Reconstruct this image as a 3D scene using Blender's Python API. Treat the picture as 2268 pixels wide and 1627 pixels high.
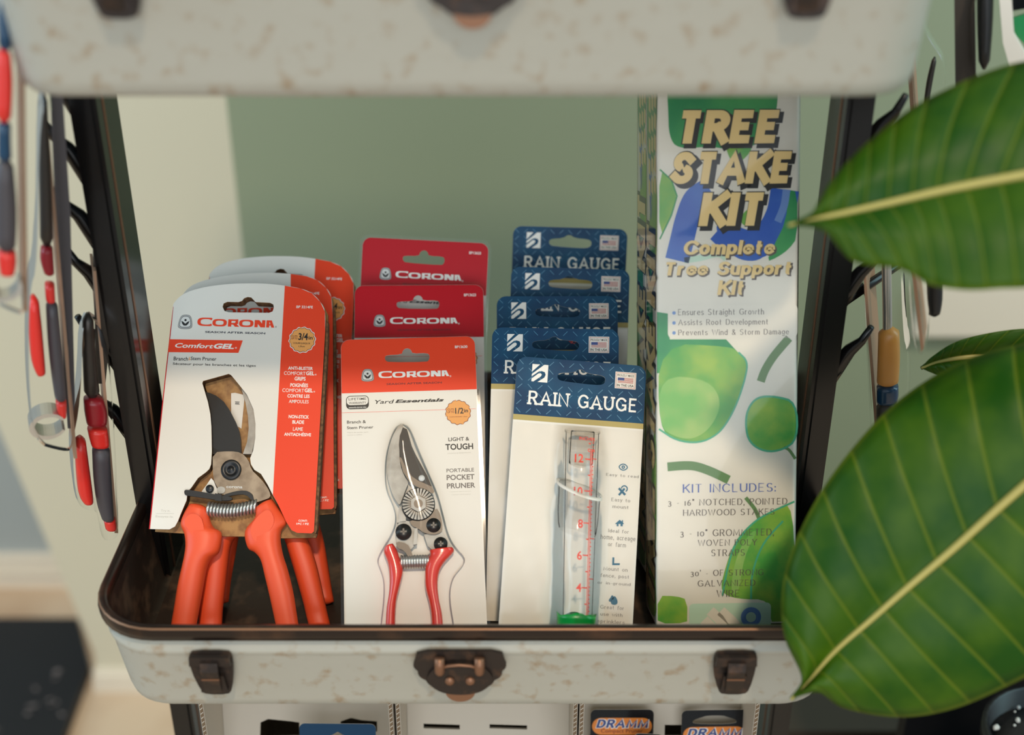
import bpy, math, random
from mathutils import Matrix, Vector
from mathutils.geometry import tessellate_polygon
random.seed(7)
S = bpy.context.scene
COL = S.collection
R = math.radians
for o in list(bpy.data.objects): bpy.data.objects.remove(o)

# ---------------------------------------------------------------- camera, sky, lights, exposure
cd = bpy.data.cameras.new('camera'); cam = bpy.data.objects.new('camera', cd); COL.objects.link(cam)
cam.location = (0, 0, 1.45); cam.rotation_euler = (R(90 - 28.5), 0, 0)
cd.sensor_width = 36.0; cd.lens = 2850 / 2268 * 36.0; cd.clip_start = .02
cd.dof.use_dof = True; cd.dof.focus_distance = .905; cd.dof.aperture_fstop = 3.0
S.camera = cam
S.view_settings.view_transform = 'Standard'; S.view_settings.look = 'None'
S.view_settings.exposure = 0.0; S.view_settings.gamma = 1.0; S.view_settings.use_curve_mapping = False
S.cycles.use_denoising = True
S.cycles.max_bounces = 10; S.cycles.transparent_max_bounces = 24
w = bpy.data.worlds.new('world'); S.world = w; w.use_nodes = True
nt = w.node_tree; bg = nt.nodes['Background']
tc = nt.nodes.new('ShaderNodeTexCoord'); sx = nt.nodes.new('ShaderNodeSeparateXYZ')
rp = nt.nodes.new('ShaderNodeValToRGB'); ma = nt.nodes.new('ShaderNodeMath'); ma.operation = 'MULTIPLY_ADD'
ma.inputs[1].default_value = .5; ma.inputs[2].default_value = .5
nt.links.new(tc.outputs['Generated'], sx.inputs[0]); nt.links.new(sx.outputs['Z'], ma.inputs[0])
nt.links.new(ma.outputs[0], rp.inputs[0]); nt.links.new(rp.outputs[0], bg.inputs[0])
rp.color_ramp.elements[0].color = (.44, .43, .40, 1); rp.color_ramp.elements[0].position = .30
rp.color_ramp.elements[1].color = (.66, .82, .90, 1); rp.color_ramp.elements[1].position = .75
bg.inputs[1].default_value = .70

def light(name, kind, loc, target, energy, color, size=None, sizey=None, angle=None):
    d = bpy.data.lights.new(name, kind); d.energy = energy; d.color = color
    if kind == 'AREA':
        d.shape = 'RECTANGLE'; d.size = size; d.size_y = sizey or size
    if angle: d.angle = R(angle)
    o = bpy.data.objects.new(name, d); COL.objects.link(o); o.location = loc
    o.rotation_euler = (Vector(target) - Vector(loc)).to_track_quat('-Z', 'Y').to_euler()
    return o
light('sun', 'SUN', (.13, -.8, 2.24), (0, 0, 1.0), 1.35, (1.0, .80, .58), angle=4)
light('added_fill_front', 'AREA', (.2, -1.7, 1.55), (0, .8, 1.05), 31, (.92, .95, 1.0), 2.4, 1.7)  # added fill behind the camera, brightens the shade under the upper case
light('window_daylight_left', 'AREA', (-1.7, .55, 1.75), (-.1, .8, 1.0), 14, (.55, .80, 1.0), .9, 1.3)
light('window_daylight_right', 'AREA', (1.5, .75, 1.9), (.1, .8, 1.0), 9, (.50, .86, .92), .7, 1.2)

# ---------------------------------------------------------------- materials
def lin(c): return c / 12.92 if c <= .04045 else ((c + .055) / 1.055) ** 2.4
def rgb(r, g, b): return (lin(r / 255), lin(g / 255), lin(b / 255), 1)
def mat(name, col, rough=.5, metal=0, spec=.5, coat=0, noise=None, bump=None, trans=0):
    m = bpy.data.materials.new(name); m.use_nodes = True; n = m.node_tree; p = n.nodes['Principled BSDF']
    p.inputs['Base Color'].default_value = col; p.inputs['Roughness'].default_value = rough
    p.inputs['Metallic'].default_value = metal; p.inputs['Specular IOR Level'].default_value = spec
    p.inputs['Coat Weight'].default_value = coat; p.inputs['Coat Roughness'].default_value = .15
    t = n.nodes.new('ShaderNodeTexCoord')
    if noise:                                   # (scale, colour 2, low, high): worn or mottled surfaces
        q = n.nodes.new('ShaderNodeTexNoise'); q.inputs['Scale'].default_value = noise[0]; q.inputs['Detail'].default_value = 6
        r = n.nodes.new('ShaderNodeValToRGB'); r.color_ramp.elements[0].position = noise[2]; r.color_ramp.elements[1].position = noise[3]
        r.color_ramp.elements[0].color = col; r.color_ramp.elements[1].color = noise[1]
        n.links.new(t.outputs['Object'], q.inputs['Vector']); n.links.new(q.outputs['Fac'], r.inputs[0])
        n.links.new(r.outputs[0], p.inputs['Base Color'])
    if bump:
        q = n.nodes.new('ShaderNodeTexNoise'); q.inputs['Scale'].default_value = bump[0]; q.inputs['Detail'].default_value = 4
        b = n.nodes.new('ShaderNodeBump'); b.inputs['Strength'].default_value = bump[1]; b.inputs['Distance'].default_value = .002
        n.links.new(t.outputs['Object'], q.inputs['Vector']); n.links.new(q.outputs['Fac'], b.inputs['Height'])
        n.links.new(b.outputs[0], p.inputs['Normal'])
    return m
def clear(name, tint=(1, 1, 1, 1), rough=.06, gloss=.9, base=.03, blend=.22):   # thin clear packaging plastic
    m = bpy.data.materials.new(name); m.use_nodes = True; n = m.node_tree; n.nodes.remove(n.nodes['Principled BSDF'])
    a = n.nodes.new('ShaderNodeBsdfTransparent'); a.inputs[0].default_value = tint
    g = n.nodes.new('ShaderNodeBsdfGlossy'); g.inputs['Roughness'].default_value = rough; g.inputs[0].default_value = (gloss, gloss, gloss, 1)
    l = n.nodes.new('ShaderNodeLayerWeight'); l.inputs[0].default_value = blend
    k = n.nodes.new('ShaderNodeMath'); k.operation = 'ADD'; k.use_clamp = True; k.inputs[1].default_value = base
    x = n.nodes.new('ShaderNodeMixShader')
    n.links.new(l.outputs['Fresnel'], k.inputs[0]); n.links.new(k.outputs[0], x.inputs[0])
    n.links.new(a.outputs[0], x.inputs[1]); n.links.new(g.outputs[0], x.inputs[2])
    n.links.new(x.outputs[0], n.nodes['Material Output'].inputs[0])
    return m
M = {}
M['paper'] = mat('white_card', rgb(226, 220, 208), .45)
M['red'] = mat('red_print', rgb(236, 68, 34), .5, spec=.3)
M['crimson'] = mat('crimson_shaded_print', rgb(190, 6, 26), .5, spec=.3)  # edge line ink, and the header red with shade put in
M['white'] = mat('white_print', rgb(240, 236, 226), .5)
M['navy'] = mat('navy_print', rgb(30, 38, 58), .5)
M['black'] = mat('black_print', rgb(30, 28, 27), .5)
M['gray'] = mat('grey_print', rgb(112, 104, 98), .5)
M['pale'] = mat('pale_print', rgb(196, 190, 178), .5)
M['logo'] = mat('silver_print', rgb(172, 172, 168), .5)
M['logo2'] = mat('light_silver_print', rgb(214, 212, 205), .5)
M['darkred'] = mat('dark_red_print', rgb(112, 16, 20), .5)
M['orange'] = mat('orange_print', rgb(232, 160, 84), .5)
M['board'] = mat('brown_board', rgb(176, 132, 78), .7, noise=(180, rgb(142, 100, 58), .4, .65))
M['cutboard'] = mat('brown_board_edge', rgb(126, 88, 52), .8, noise=(400, rgb(80, 52, 30), .4, .65))
M['grip'] = mat('orange_grip', rgb(238, 84, 42), .45, spec=.5)
M['steel'] = mat('brushed_steel', rgb(150, 136, 118), .38, .75, noise=(120, rgb(112, 98, 84), .35, .7))
M['chrome'] = mat('bright_steel', rgb(200, 197, 190), .3, .85)
M['castsilver'] = mat('cast_aluminium', rgb(178, 172, 162), .55, .3, spec=.3, noise=(90, rgb(150, 144, 134), .4, .7))
M['blade'] = mat('non_stick_blade', rgb(27, 25, 24), .4, 0, .3)
M['blackplastic'] = mat('black_plastic', rgb(22, 22, 24), .35)
M['darksteel'] = mat('dark_steel', rgb(62, 58, 54), .35, .7)
M['film'] = clear('clear_film', base=.005)
M['blister'] = clear('clear_blister', rough=.05, base=.004, blend=.1)
M['bag'] = clear('clear_bag', (.97, .97, .96, 1), .16, base=.02)
M['pinkgrip'] = mat('red_dipped_grip', rgb(216, 56, 40), .22, coat=.5)
M['teal'] = mat('blue_header_print', rgb(6, 54, 88), .5, spec=.25, noise=(25, rgb(6, 78, 110), .4, .65))
M['tread'] = mat('tread_mark_print', rgb(58, 120, 150), .4)
M['gold'] = mat('gold_print', rgb(176, 156, 88), .5)
M['flagred'] = mat('flag_red_print', rgb(178, 52, 48), .5)
M['flagblue'] = mat('flag_blue_print', rgb(48, 66, 126), .5)
M['icon'] = mat('teal_icon_print', rgb(30, 100, 128), .5)
M['scale'] = mat('red_scale_print', rgb(230, 62, 34), .5)
M['greenplastic'] = mat('green_plastic', rgb(8, 150, 62), .3)
M['tube'] = clear('clear_gauge_tube', (.985, .98, .975, 1), .05, base=.015, blend=.05)
M['smoke'] = clear('smoky_gauge_plastic', (.94, .93, .92, 1), .08, base=.02, blend=.08)
M['carton'] = mat('white_carton', rgb(222, 216, 200), .4, noise=(9, rgb(206, 202, 188), .45, .7))
M['goldletter'] = mat('gold_letter_print', rgb(228, 200, 136), .45)
M['leafprint'] = mat('green_leaf_print', rgb(74, 158, 62), .45, noise=(38, rgb(150, 182, 66), .38, .68))
M['leafpale'] = mat('pale_leaf_print', rgb(116, 178, 84), .45, noise=(30, rgb(176, 194, 110), .4, .7))
M['leafedge'] = mat('teal_leaf_outline', rgb(70, 166, 128), .45)
M['leafdark'] = mat('emerald_print', rgb(18, 132, 74), .45, noise=(22, rgb(64, 156, 82), .4, .7))
M['stemprint'] = mat('stem_print', rgb(96, 132, 78), .5)
M['blueprint'] = mat('blue_print', rgb(28, 84, 172), .45, noise=(16, rgb(70, 118, 188), .45, .7))
M['paleblue'] = mat('pale_blue_print', rgb(104, 138, 190), .45)
M['mint'] = mat('mint_print', rgb(188, 214, 190), .45)
M['bluetext'] = mat('blue_text_print', rgb(74, 98, 168), .5)
M['browntext'] = mat('brown_text_print', rgb(92, 82, 74), .5)
M['tray'] = mat('worn_aluminium_paint', rgb(174, 172, 160), .5, .12, noise=(95, rgb(152, 130, 102), .55, .78), bump=(60, .15))
M['liner'] = mat('rusty_dark_liner', rgb(44, 32, 24), .5, noise=(45, rgb(98, 76, 58), .5, .75), bump=(90, .2))
M['rim'] = mat('dark_worn_rim', rgb(38, 28, 23), .3, .35, noise=(22, rgb(92, 62, 42), .52, .75))
M['brass'] = mat('copper_worn_edge', rgb(128, 92, 66), .4, .55)
M['latch'] = mat('rusted_latch', rgb(46, 37, 32), .45, .4, noise=(110, rgb(84, 60, 44), .52, .76), bump=(160, .3))
M['copper'] = mat('coppery_rivet', rgb(134, 96, 72), .42, .55)
M['post'] = mat('black_gloss_metal', rgb(18, 17, 17), .22, .1)
M['wall'] = mat('cream_wall_paint', rgb(200, 193, 170), .75, bump=(40, .03))
M['sage_shade'] = mat('sage_shaded_wall', rgb(134, 144, 118), .6, bump=(40, .03))  # greenish cast shade on the wall, put into its colour
M['trim'] = mat('cream_trim_paint', rgb(216, 206, 188), .5)
M['door'] = mat('grey_door_paint', rgb(160, 166, 164), .3)
M['floor'] = mat('pale_wood_floor', rgb(196, 174, 148), .45, noise=(6, rgb(178, 150, 122), .4, .7))
M['mat'] = mat('black_rubber', rgb(12, 13, 16), .55, bump=(120, .2))
M['speck'] = mat('leaf_litter', rgb(120, 112, 110), .8)
M['corrug'] = mat('white_cardboard', rgb(198, 188, 172), .7)
M['corredge'] = mat('kraft_cardboard_edge', rgb(120, 98, 74), .85)
M['cardblue'] = mat('blue_gloss_card', rgb(16, 58, 88), .18)
M['cardblack'] = mat('black_gloss_card', rgb(8, 12, 18), .2)
M['dramorange'] = mat('orange_logo_print', rgb(224, 130, 48), .4)
M['packred'] = mat('red_tool_plastic', rgb(214, 44, 36), .3)
M['packdeep'] = mat('deep_red_tool_plastic', rgb(140, 8, 26), .3)
M['packgrey'] = mat('dark_grey_grip', rgb(66, 62, 66), .45)
M['packedge'] = mat('tan_card_edge', rgb(156, 122, 96), .7)
M['tan'] = mat('amber_wood_handle', rgb(206, 140, 66), .35)
M['crate'] = mat('dark_brown_panel', rgb(62, 52, 42), .55, noise=(5, rgb(48, 42, 36), .4, .7))
M['blackwood'] = mat('black_stand_paint', rgb(10, 10, 12), .4)
M['soil'] = mat('dark_potting_soil', rgb(22, 20, 18), .9, bump=(200, .6))
M['perlite'] = mat('white_perlite', rgb(196, 200, 196), .8)
M['midrib'] = mat('pale_midrib', rgb(172, 160, 84), .4)
M['stem'] = mat('green_stem', rgb(88, 104, 50), .5)

def leaf_material(name, base, vein, dark, nveins, slant):
    m = bpy.data.materials.new(name); m.use_nodes = True; n = m.node_tree; p = n.nodes['Principled BSDF']
    p.inputs['Roughness'].default_value = .46; p.inputs['Specular IOR Level'].default_value = .22; p.inputs['Coat Weight'].default_value = .04; p.inputs['Coat Roughness'].default_value = .3
    uv = n.nodes.new('ShaderNodeUVMap'); s = n.nodes.new('ShaderNodeSeparateXYZ'); n.links.new(uv.outputs[0], s.inputs[0])
    def mth(op, a, b=None, c=None):
        q = n.nodes.new('ShaderNodeMath'); q.operation = op
        for i, v in enumerate((a, b, c)):
            if v is None: continue
            if isinstance(v, (int, float)): q.inputs[i].default_value = v
            else: n.links.new(v, q.inputs[i])
        return q.outputs[0]
    u, v = s.outputs[0], s.outputs[1]
    av = mth('ABSOLUTE', mth('SUBTRACT', mth('MULTIPLY', v, 2.0), 1.0))
    ph = mth('MULTIPLY', mth('MULTIPLY_ADD', av, slant, u), nveins)
    fr = mth('ABSOLUTE', mth('SUBTRACT', mth('FRACT', ph), .5))          # .5 on a vein, 0 midway
    ln = mth('GREATER_THAN', fr, .455)
    q = n.nodes.new('ShaderNodeTexNoise'); q.inputs['Scale'].default_value = 26; q.inputs['Detail'].default_value = 3
    t = n.nodes.new('ShaderNodeTexCoord'); n.links.new(t.outputs['Object'], q.inputs['Vector'])
    r = n.nodes.new('ShaderNodeValToRGB'); r.color_ramp.elements[0].position = .35; r.color_ramp.elements[1].position = .68
    r.color_ramp.elements[0].color = dark; r.color_ramp.elements[1].color = base; n.links.new(q.outputs['Fac'], r.inputs[0])
    x = n.nodes.new('ShaderNodeMix'); x.data_type = 'RGBA'; n.links.new(mth('MULTIPLY', ln, .55), x.inputs[0])
    n.links.new(r.outputs[0], x.inputs[6]); x.inputs[7].default_value = vein
    edge = mth('GREATER_THAN', av, .975)
    y = n.nodes.new('ShaderNodeMix'); y.data_type = 'RGBA'; n.links.new(mth('MULTIPLY', edge, .6), y.inputs[0])
    n.links.new(x.outputs[2], y.inputs[6]); y.inputs[7].default_value = vein
    n.links.new(y.outputs[2], p.inputs['Base Color'])
    h = mth('POWER', mth('MULTIPLY', fr, 2.0), 3.0)
    b = n.nodes.new('ShaderNodeBump'); b.invert = True; b.inputs['Strength'].default_value = .45; b.inputs['Distance'].default_value = .003
    n.links.new(h, b.inputs['Height']); n.links.new(b.outputs[0], p.inputs['Normal'])
    tr = n.nodes.new('ShaderNodeBsdfTranslucent'); n.links.new(y.outputs[2], tr.inputs[0])
    k = n.nodes.new('ShaderNodeMixShader'); k.inputs[0].default_value = .22
    n.links.new(p.outputs[0], k.inputs[1]); n.links.new(tr.outputs[0], k.inputs[2]); n.links.new(k.outputs[0], n.nodes['Material Output'].inputs[0])
    return m
M['leaf'] = leaf_material('rubber_plant_leaf', rgb(66, 100, 6), rgb(108, 124, 26), rgb(28, 76, 4), 15, -.10)

# ---------------------------------------------------------------- mesh helpers (millimetres unless k says otherwise)
def chaikin(p, n=2, closed=True):
    for _ in range(n):
        q = []
        rng = range(len(p)) if closed else range(len(p) - 1)
        if not closed: q.append(p[0])
        for i in rng:
            a, b = p[i], p[(i + 1) % len(p)]
            q.append(tuple(.75 * x + .25 * y for x, y in zip(a, b))); q.append(tuple(.25 * x + .75 * y for x, y in zip(a, b)))
        if not closed: q.append(p[-1])
        p = q
    return p
def rrect(x0, y0, x1, y1, r, n=6):
    out = []
    for cx, cy, a in ((x1 - r, y1 - r, 0), (x0 + r, y1 - r, 90), (x0 + r, y0 + r, 180), (x1 - r, y0 + r, 270)):
        for i in range(n + 1):
            t = R(a + 90 * i / n); out.append((cx + r * math.cos(t), cy + r * math.sin(t)))
    return out
def ell(cx, cy, rx, ry=None, n=28, a0=0, a1=360):
    ry = ry or rx
    return [(cx + rx * math.cos(R(a0 + (a1 - a0) * i / n)), cy + ry * math.sin(R(a0 + (a1 - a0) * i / n))) for i in range(n if a1 - a0 == 360 else n + 1)]
def lerp(a, b, t): return tuple(x + (y - x) * t for x, y in zip(a, b))
def crom(pts, n):                                # smooth resampling through the points
    out = []
    P = [pts[0]] + list(pts) + [pts[-1]]
    for i in range(1, len(P) - 2):
        for j in range(n):
            t = j / n; a, b, c, d = P[i - 1], P[i], P[i + 1], P[i + 2]
            out.append(tuple(.5 * (2 * q + (r - p) * t + (2 * p - 5 * q + 4 * r - s) * t * t + (3 * q - p - 3 * r + s) * t ** 3) for p, q, r, s in zip(a, b, c, d)))
    out.append(tuple(pts[-1])); return out

# skeletons of the heavy and the slab letters: strokes of points or ('a',cx,cy,rx,ry,start,end); third field lists where slabs sit
GL = {
'A': (.84, [[(0, 0), (.42, 1), (.84, 0)], [(.16, .33), (.68, .33)]], [(0, 0), (.84, 0)]),
'C': (.8, [[('a', .44, .5, .44, .5, 42, 318)]], []),
'D': (.72, [[(0, 0), (0, 1)], [(0, 1), (.3, 1), ('a', .3, .5, .42, .5, 90, -90), (0, 0)]], []),
'E': (.6, [[(.6, 1), (0, 1), (0, 0), (.6, 0)], [(0, .52), (.5, .52)]], []),
'F': (.58, [[(.58, 1), (0, 1), (0, 0)], [(0, .5), (.48, .5)]], [(0, 0)]),
'G': (.84, [[('a', .44, .5, .44, .5, 42, 325)], [(.48, .44), (.82, .44), (.82, .1)]], []),
'H': (.74, [[(0, 0), (0, 1)], [(.74, 0), (.74, 1)], [(0, .5), (.74, .5)]], [(0, 0), (0, 1), (.74, 0), (.74, 1)]),
'I': (.0, [[(0, 0), (0, 1)]], [(0, 0), (0, 1)]),
'K': (.7, [[(0, 0), (0, 1)], [(.66, 1), (.12, .5)], [(.24, .6), (.7, 0)]], [(0, 0), (0, 1), (.66, 1), (.7, 0)]),
'L': (.56, [[(0, 1), (0, 0), (.56, 0)]], [(0, 1)]),
'M': (.95, [[(0, 0), (0.06, 1), (.475, .12), (.89, 1), (.95, 0)]], [(0, 0), (.95, 0)]),
'N': (.74, [[(0, 0), (0, 1), (.74, 0), (.74, 1)]], [(0, 0), (.74, 1)]),
'O': (.88, [[('o', .44, .5, .44, .5)]], []),
'P': (.6, [[(0, 0), (0, 1)], [(0, 1), (.32, 1), ('a', .32, .74, .28, .26, 90, -90), (0, .48)]], [(0, 0)]),
'R': (.66, [[(0, 0), (0, 1)], [(0, 1), (.34, 1), ('a', .34, .74, .27, .26, 90, -90), (0, .48)], [(.34, .46), (.64, 0)]], [(0, 0), (.66, 0)]),
'S': (.6, [[('a', .31, .745, .28, .255, 35, 270), ('a', .29, .245, .3, .245, 90, -145)]], []),
'T': (.7, [[(0, 1), (.7, 1)], [(.35, 1), (.35, 0)]], [(.35, 0)]),
'U': (.72, [[(0, 1), (0, .36), ('a', .36, .36, .36, .36, 180, 360), (.72, 1)]], [(0, 1), (.72, 1)]),
'V': (.8, [[(0, 1), (.4, 0), (.8, 1)]], [(0, 1), (.8, 1)]),
'W': (1.15, [[(0, 1), (.29, 0), (.575, .95), (.86, 0), (1.15, 1)]], [(0, 1), (1.15, 1)]),
'Y': (.76, [[(0, 1), (.38, .45), (.76, 1)], [(.38, .45), (.38, 0)]], [(0, 1), (.76, 1), (.38, 0)]),
'Z': (.66, [[(0, 1), (.66, 1), (0, 0), (.66, 0)]], []),
'0': (.56, [[('o', .28, .34, .28, .34)]], []), '1': (.1, [[(.05, 0), (.05, .68)]], [(.05, 0), (.05, .68)]),
'3': (.46, [[('a', .2, .5, .2, .2, 140, -90), ('a', .2, .08, .25, .23, 90, -140)]], []),
'6': (.56, [[('a', .46, .24, .42, .64, 90, 180)], [('o', .28, .24, .24, .24)]], []),
'-': (.3, [[(0, .36), (.3, .36)]], []), ':': (.0, [[(0, .5), (0, .62)], [(0, 0), (0, .12)]], []),
',': (.05, [[(.04, .08), (0, -.16)]], []), "'": (.0, [[(0, .8), (0, 1.05)]], []), '.': (0, [[(0, 0), (0, .08)]], []),
'"': (.16, [[(0, .8), (0, 1.05)], [(.16, .8), (.16, 1.05)]], []),
'&': (.7, [[(.7, 0), (.16, .7), ('a', .32, .8, .17, .18, 200, -20), (.06, .3), ('a', .28, .2, .24, .2, 150, 300), (.66, .42)]], []),
'a': (.46, [[('a', .22, .46, .2, .22, 150, 0), (.44, 0)], [('o', .22, .18, .21, .18)]], []),
'b': (.5, [[(0, 1), (0, 0)], [('o', .25, .33, .25, .33)]], [(0, 1)]),
'c': (.46, [[('a', .27, .33, .27, .33, 45, 315)]], []),
'd': (.5, [[(.5, 1), (.5, 0)], [('o', .25, .33, .25, .33)]], [(.5, 1)]),
'e': (.5, [[(.02, .36), (.5, .36), ('a', .26, .33, .26, .33, 6, 315)]], []),
'f': (.34, [[('a', .3, .8, .16, .2, 60, 180), (.14, 0)], [(0, .64), (.32, .64)]], [(.14, 0)]),
'g': (.5, [[(.5, .66), (.5, -.1), ('a', .26, -.06, .24, .24, 0, -150)], [('o', .25, .34, .25, .32)]], []),
'h': (.48, [[(0, 0), (0, 1)], [(0, .42), ('a', .24, .42, .24, .24, 180, 0), (.48, 0)]], [(0, 0), (0, 1), (.48, 0)]),
'i': (.0, [[(0, 0), (0, .66)], [(0, .86), (0, .98)]], [(0, 0)]),
'k': (.46, [[(0, 0), (0, 1)], [(.42, .66), (0, .28)], [(.14, .4), (.46, 0)]], [(0, 0), (0, 1), (.46, 0)]),
'l': (.0, [[(0, 0), (0, 1)]], [(0, 0), (0, 1)]),
'm': (.8, [[(0, 0), (0, .66)], [(0, .46), ('a', .2, .46, .2, .2, 180, 0), (.4, 0)], [(.4, .46), ('a', .6, .46, .2, .2, 180, 0), (.8, 0)]], [(0, 0), (.4, 0), (.8, 0)]),
'n': (.46, [[(0, 0), (0, .66)], [(0, .43), ('a', .23, .43, .23, .23, 180, 0), (.46, 0)]], [(0, 0), (.46, 0)]),
'o': (.52, [[('o', .26, .33, .26, .33)]], []),
'p': (.5, [[(0, .66), (0, -.32)], [('o', .25, .33, .25, .33)]], [(0, -.32)]),
'r': (.34, [[(0, 0), (0, .66)], [(0, .4), ('a', .24, .4, .24, .26, 180, 70)]], [(0, 0)]),
's': (.4, [[('a', .2, .495, .18, .165, 30, 270), ('a', .19, .165, .2, .165, 90, -150)]], []),
't': (.36, [[(.14, .92), (.14, .16), ('a', .28, .16, .14, .16, 180, 290)], [(-.04, .62), (.38, .62)]], []),
'u': (.46, [[(0, .66), (0, .23), ('a', .23, .23, .23, .23, 180, 360), (.46, .66)], [(.46, .3), (.46, 0)]], [(.46, 0)]),
'v': (.48, [[(0, .66), (.24, 0), (.48, .66)]], [(0, .66), (.48, .66)]),
'w': (.74, [[(0, .66), (.19, 0), (.37, .6), (.55, 0), (.74, .66)]], [(0, .66), (.74, .66)]),
'y': (.5, [[(0, .66), (.26, 0)], [(.5, .66), (.14, -.32)]], [(0, .66), (.5, .66)]),
}
GL[' '] = (.34, [], [])
_tc = {}
def font_mesh(s, bold):
    if (s, bold) not in _tc:
        c = bpy.data.curves.new('t', 'FONT'); c.body = s; c.offset = bold; c.resolution_u = 3
        o = bpy.data.objects.new('t', c); COL.objects.link(o)
        me = o.evaluated_get(bpy.context.evaluated_depsgraph_get()).to_mesh()
        _tc[(s, bold)] = ([tuple(v.co) for v in me.vertices], [tuple(p.vertices) for p in me.polygons])
        o.to_mesh_clear(); bpy.data.objects.remove(o); bpy.data.curves.remove(c)
    return _tc[(s, bold)]

class MB:
    def __init__(self, k=.001): self.v = []; self.f = []; self.m = []; self.s = []; self.mats = []; self.k = k; self.T = None; self.uv = None
    def mi(self, m):
        if m not in self.mats: self.mats.append(m)
        return self.mats.index(m)
    def vs(self, pts):
        b = len(self.v)
        for p in pts:
            p = Vector(p)
            if self.T: p = self.T @ p
            self.v.append(p)
        return b
    def add(self, pts, faces, m, smooth=False):
        b = self.vs(pts); i = self.mi(m)
        for f in faces: self.f.append([b + q for q in f]); self.m.append(i); self.s.append(smooth)
    def flat(self, poly, z, m, holes=(), flip=False):
        loops = [poly] + list(holes); pts = [p for l in loops for p in l]
        tri = tessellate_polygon([[Vector((p[0], p[1], 0)) for p in l] for l in loops])
        fs = []
        for t in tri:
            a, b, c = (pts[i] for i in t)
            ccw = (b[0] - a[0]) * (c[1] - a[1]) - (b[1] - a[1]) * (c[0] - a[0]) > 0
            fs.append(t if ccw != flip else (t[0], t[2], t[1]))
        self.add([(p[0], p[1], z) for p in pts], fs, m)
    def prism(self, poly, z0, z1, m, side=None, holes=(), back=None):
        self.flat(poly, z1, m, holes); self.flat(poly, z0, back or side or m, holes, True)
        for l in [poly] + list(holes):
            n = len(l); area = sum(l[i][0] * l[(i + 1) % n][1] - l[(i + 1) % n][0] * l[i][1] for i in range(n))
            q = l if (area > 0) == (l is poly) else l[::-1]
            self.add([(x, y, z0) for x, y in q] + [(x, y, z1) for x, y in q], [(i, (i + 1) % n, n + (i + 1) % n, n + i) for i in range(n)], side or m)
    def box(self, x0, x1, y0, y1, z0, z1, m): self.prism([(x0, y0), (x1, y0), (x1, y1), (x0, y1)], z0, z1, m)
    def loft(self, loops, m, caps=True, smooth=True, closed=True):
        n = len(loops[0]); pts = [p for l in loops for p in l]; fs = []
        for j in range(len(loops) - 1):
            for i in range(n if closed else n - 1):
                a = j * n + i; b = j * n + (i + 1) % n; fs.append((a, b, b + n, a + n))
        if caps: fs.append(tuple(range(n))[::-1]); fs.append(tuple(range((len(loops) - 1) * n, len(loops) * n)))
        self.add(pts, fs, m, smooth)
    def tube(self, pts, r, m, n=10):
        pts = [Vector(p) for p in pts]; rs = r if isinstance(r, (list, tuple)) else [r] * len(pts); loops = []; up = Vector((0, 0, 1))
        for i, p in enumerate(pts):
            d = (pts[min(i + 1, len(pts) - 1)] - pts[max(i - 1, 0)]).normalized()
            if abs(d.dot(up)) > .95: up = Vector((1, 0, 0)) if abs(d.x) < .9 else Vector((0, 1, 0))
            a = d.cross(up).normalized(); b = a.cross(d).normalized(); up = b
            loops.append([tuple(p + (a * math.cos(2 * math.pi * k / n) - b * math.sin(2 * math.pi * k / n)) * rs[i] * -1) for k in range(n)])
        self.loft(loops, m)
    def lathe(self, prof, c, m, n=24, a0=0, a1=360):  # axis along local z at c=(x,y)
        full = a1 - a0 == 360; N = n if full else n + 1
        loops = [[(c[0] + r * math.cos(R(a0 + (a1 - a0) * k / n)), c[1] + r * math.sin(R(a0 + (a1 - a0) * k / n)), h) for k in range(N)] for r, h in prof]
        self.loft(loops, m, caps=full, closed=full)
    def limb(self, L, Rr, z, depth, m, n=14, sub=4):   # rounded limb between a left and a right outline
        L = crom(L, sub); Rr = crom(Rr, sub); loops = []
        for i, (a, b) in enumerate(zip(L, Rr)):
            t = i / (len(L) - 1); e = min(1, 1.25 * math.sqrt(max(.0, 1 - abs(2 * t - 1) ** 8)) + .35)
            cx, cy = (a[0] + b[0]) / 2, (a[1] + b[1]) / 2; ux, uy = (b[0] - a[0]) / 2, (b[1] - a[1]) / 2
            dz = depth(t) if callable(depth) else depth; zz = z(t) if callable(z) else z
            loops.append([(cx + ux * e * math.copysign(abs(math.cos(q)) ** .8, math.cos(q)), cy + uy * e * math.copysign(abs(math.cos(q)) ** .8, math.cos(q)), zz + dz * e * math.copysign(abs(math.sin(q)) ** .8, math.sin(q))) for q in [2 * math.pi * k / n for k in range(n)]])
        self.loft(loops, m)
    def text(self, s, box, z, m, bold=0.0, shear=0):
        bold = min(bold, .003) if 'M' in s else bold + .007
        (x0, y0), (x1, y1) = box; V, F = font_mesh(s, bold)
        xs = [v[0] + shear * v[1] for v in V]; a, b = min(xs), max(xs); ch = .70 + 2 * bold; o = bold
        self.add([(x0 + (v[0] + shear * v[1] - a) / (b - a) * (x1 - x0), y0 + (v[1] + o) / ch * (y1 - y0), z) for v in V], F, m)
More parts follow.
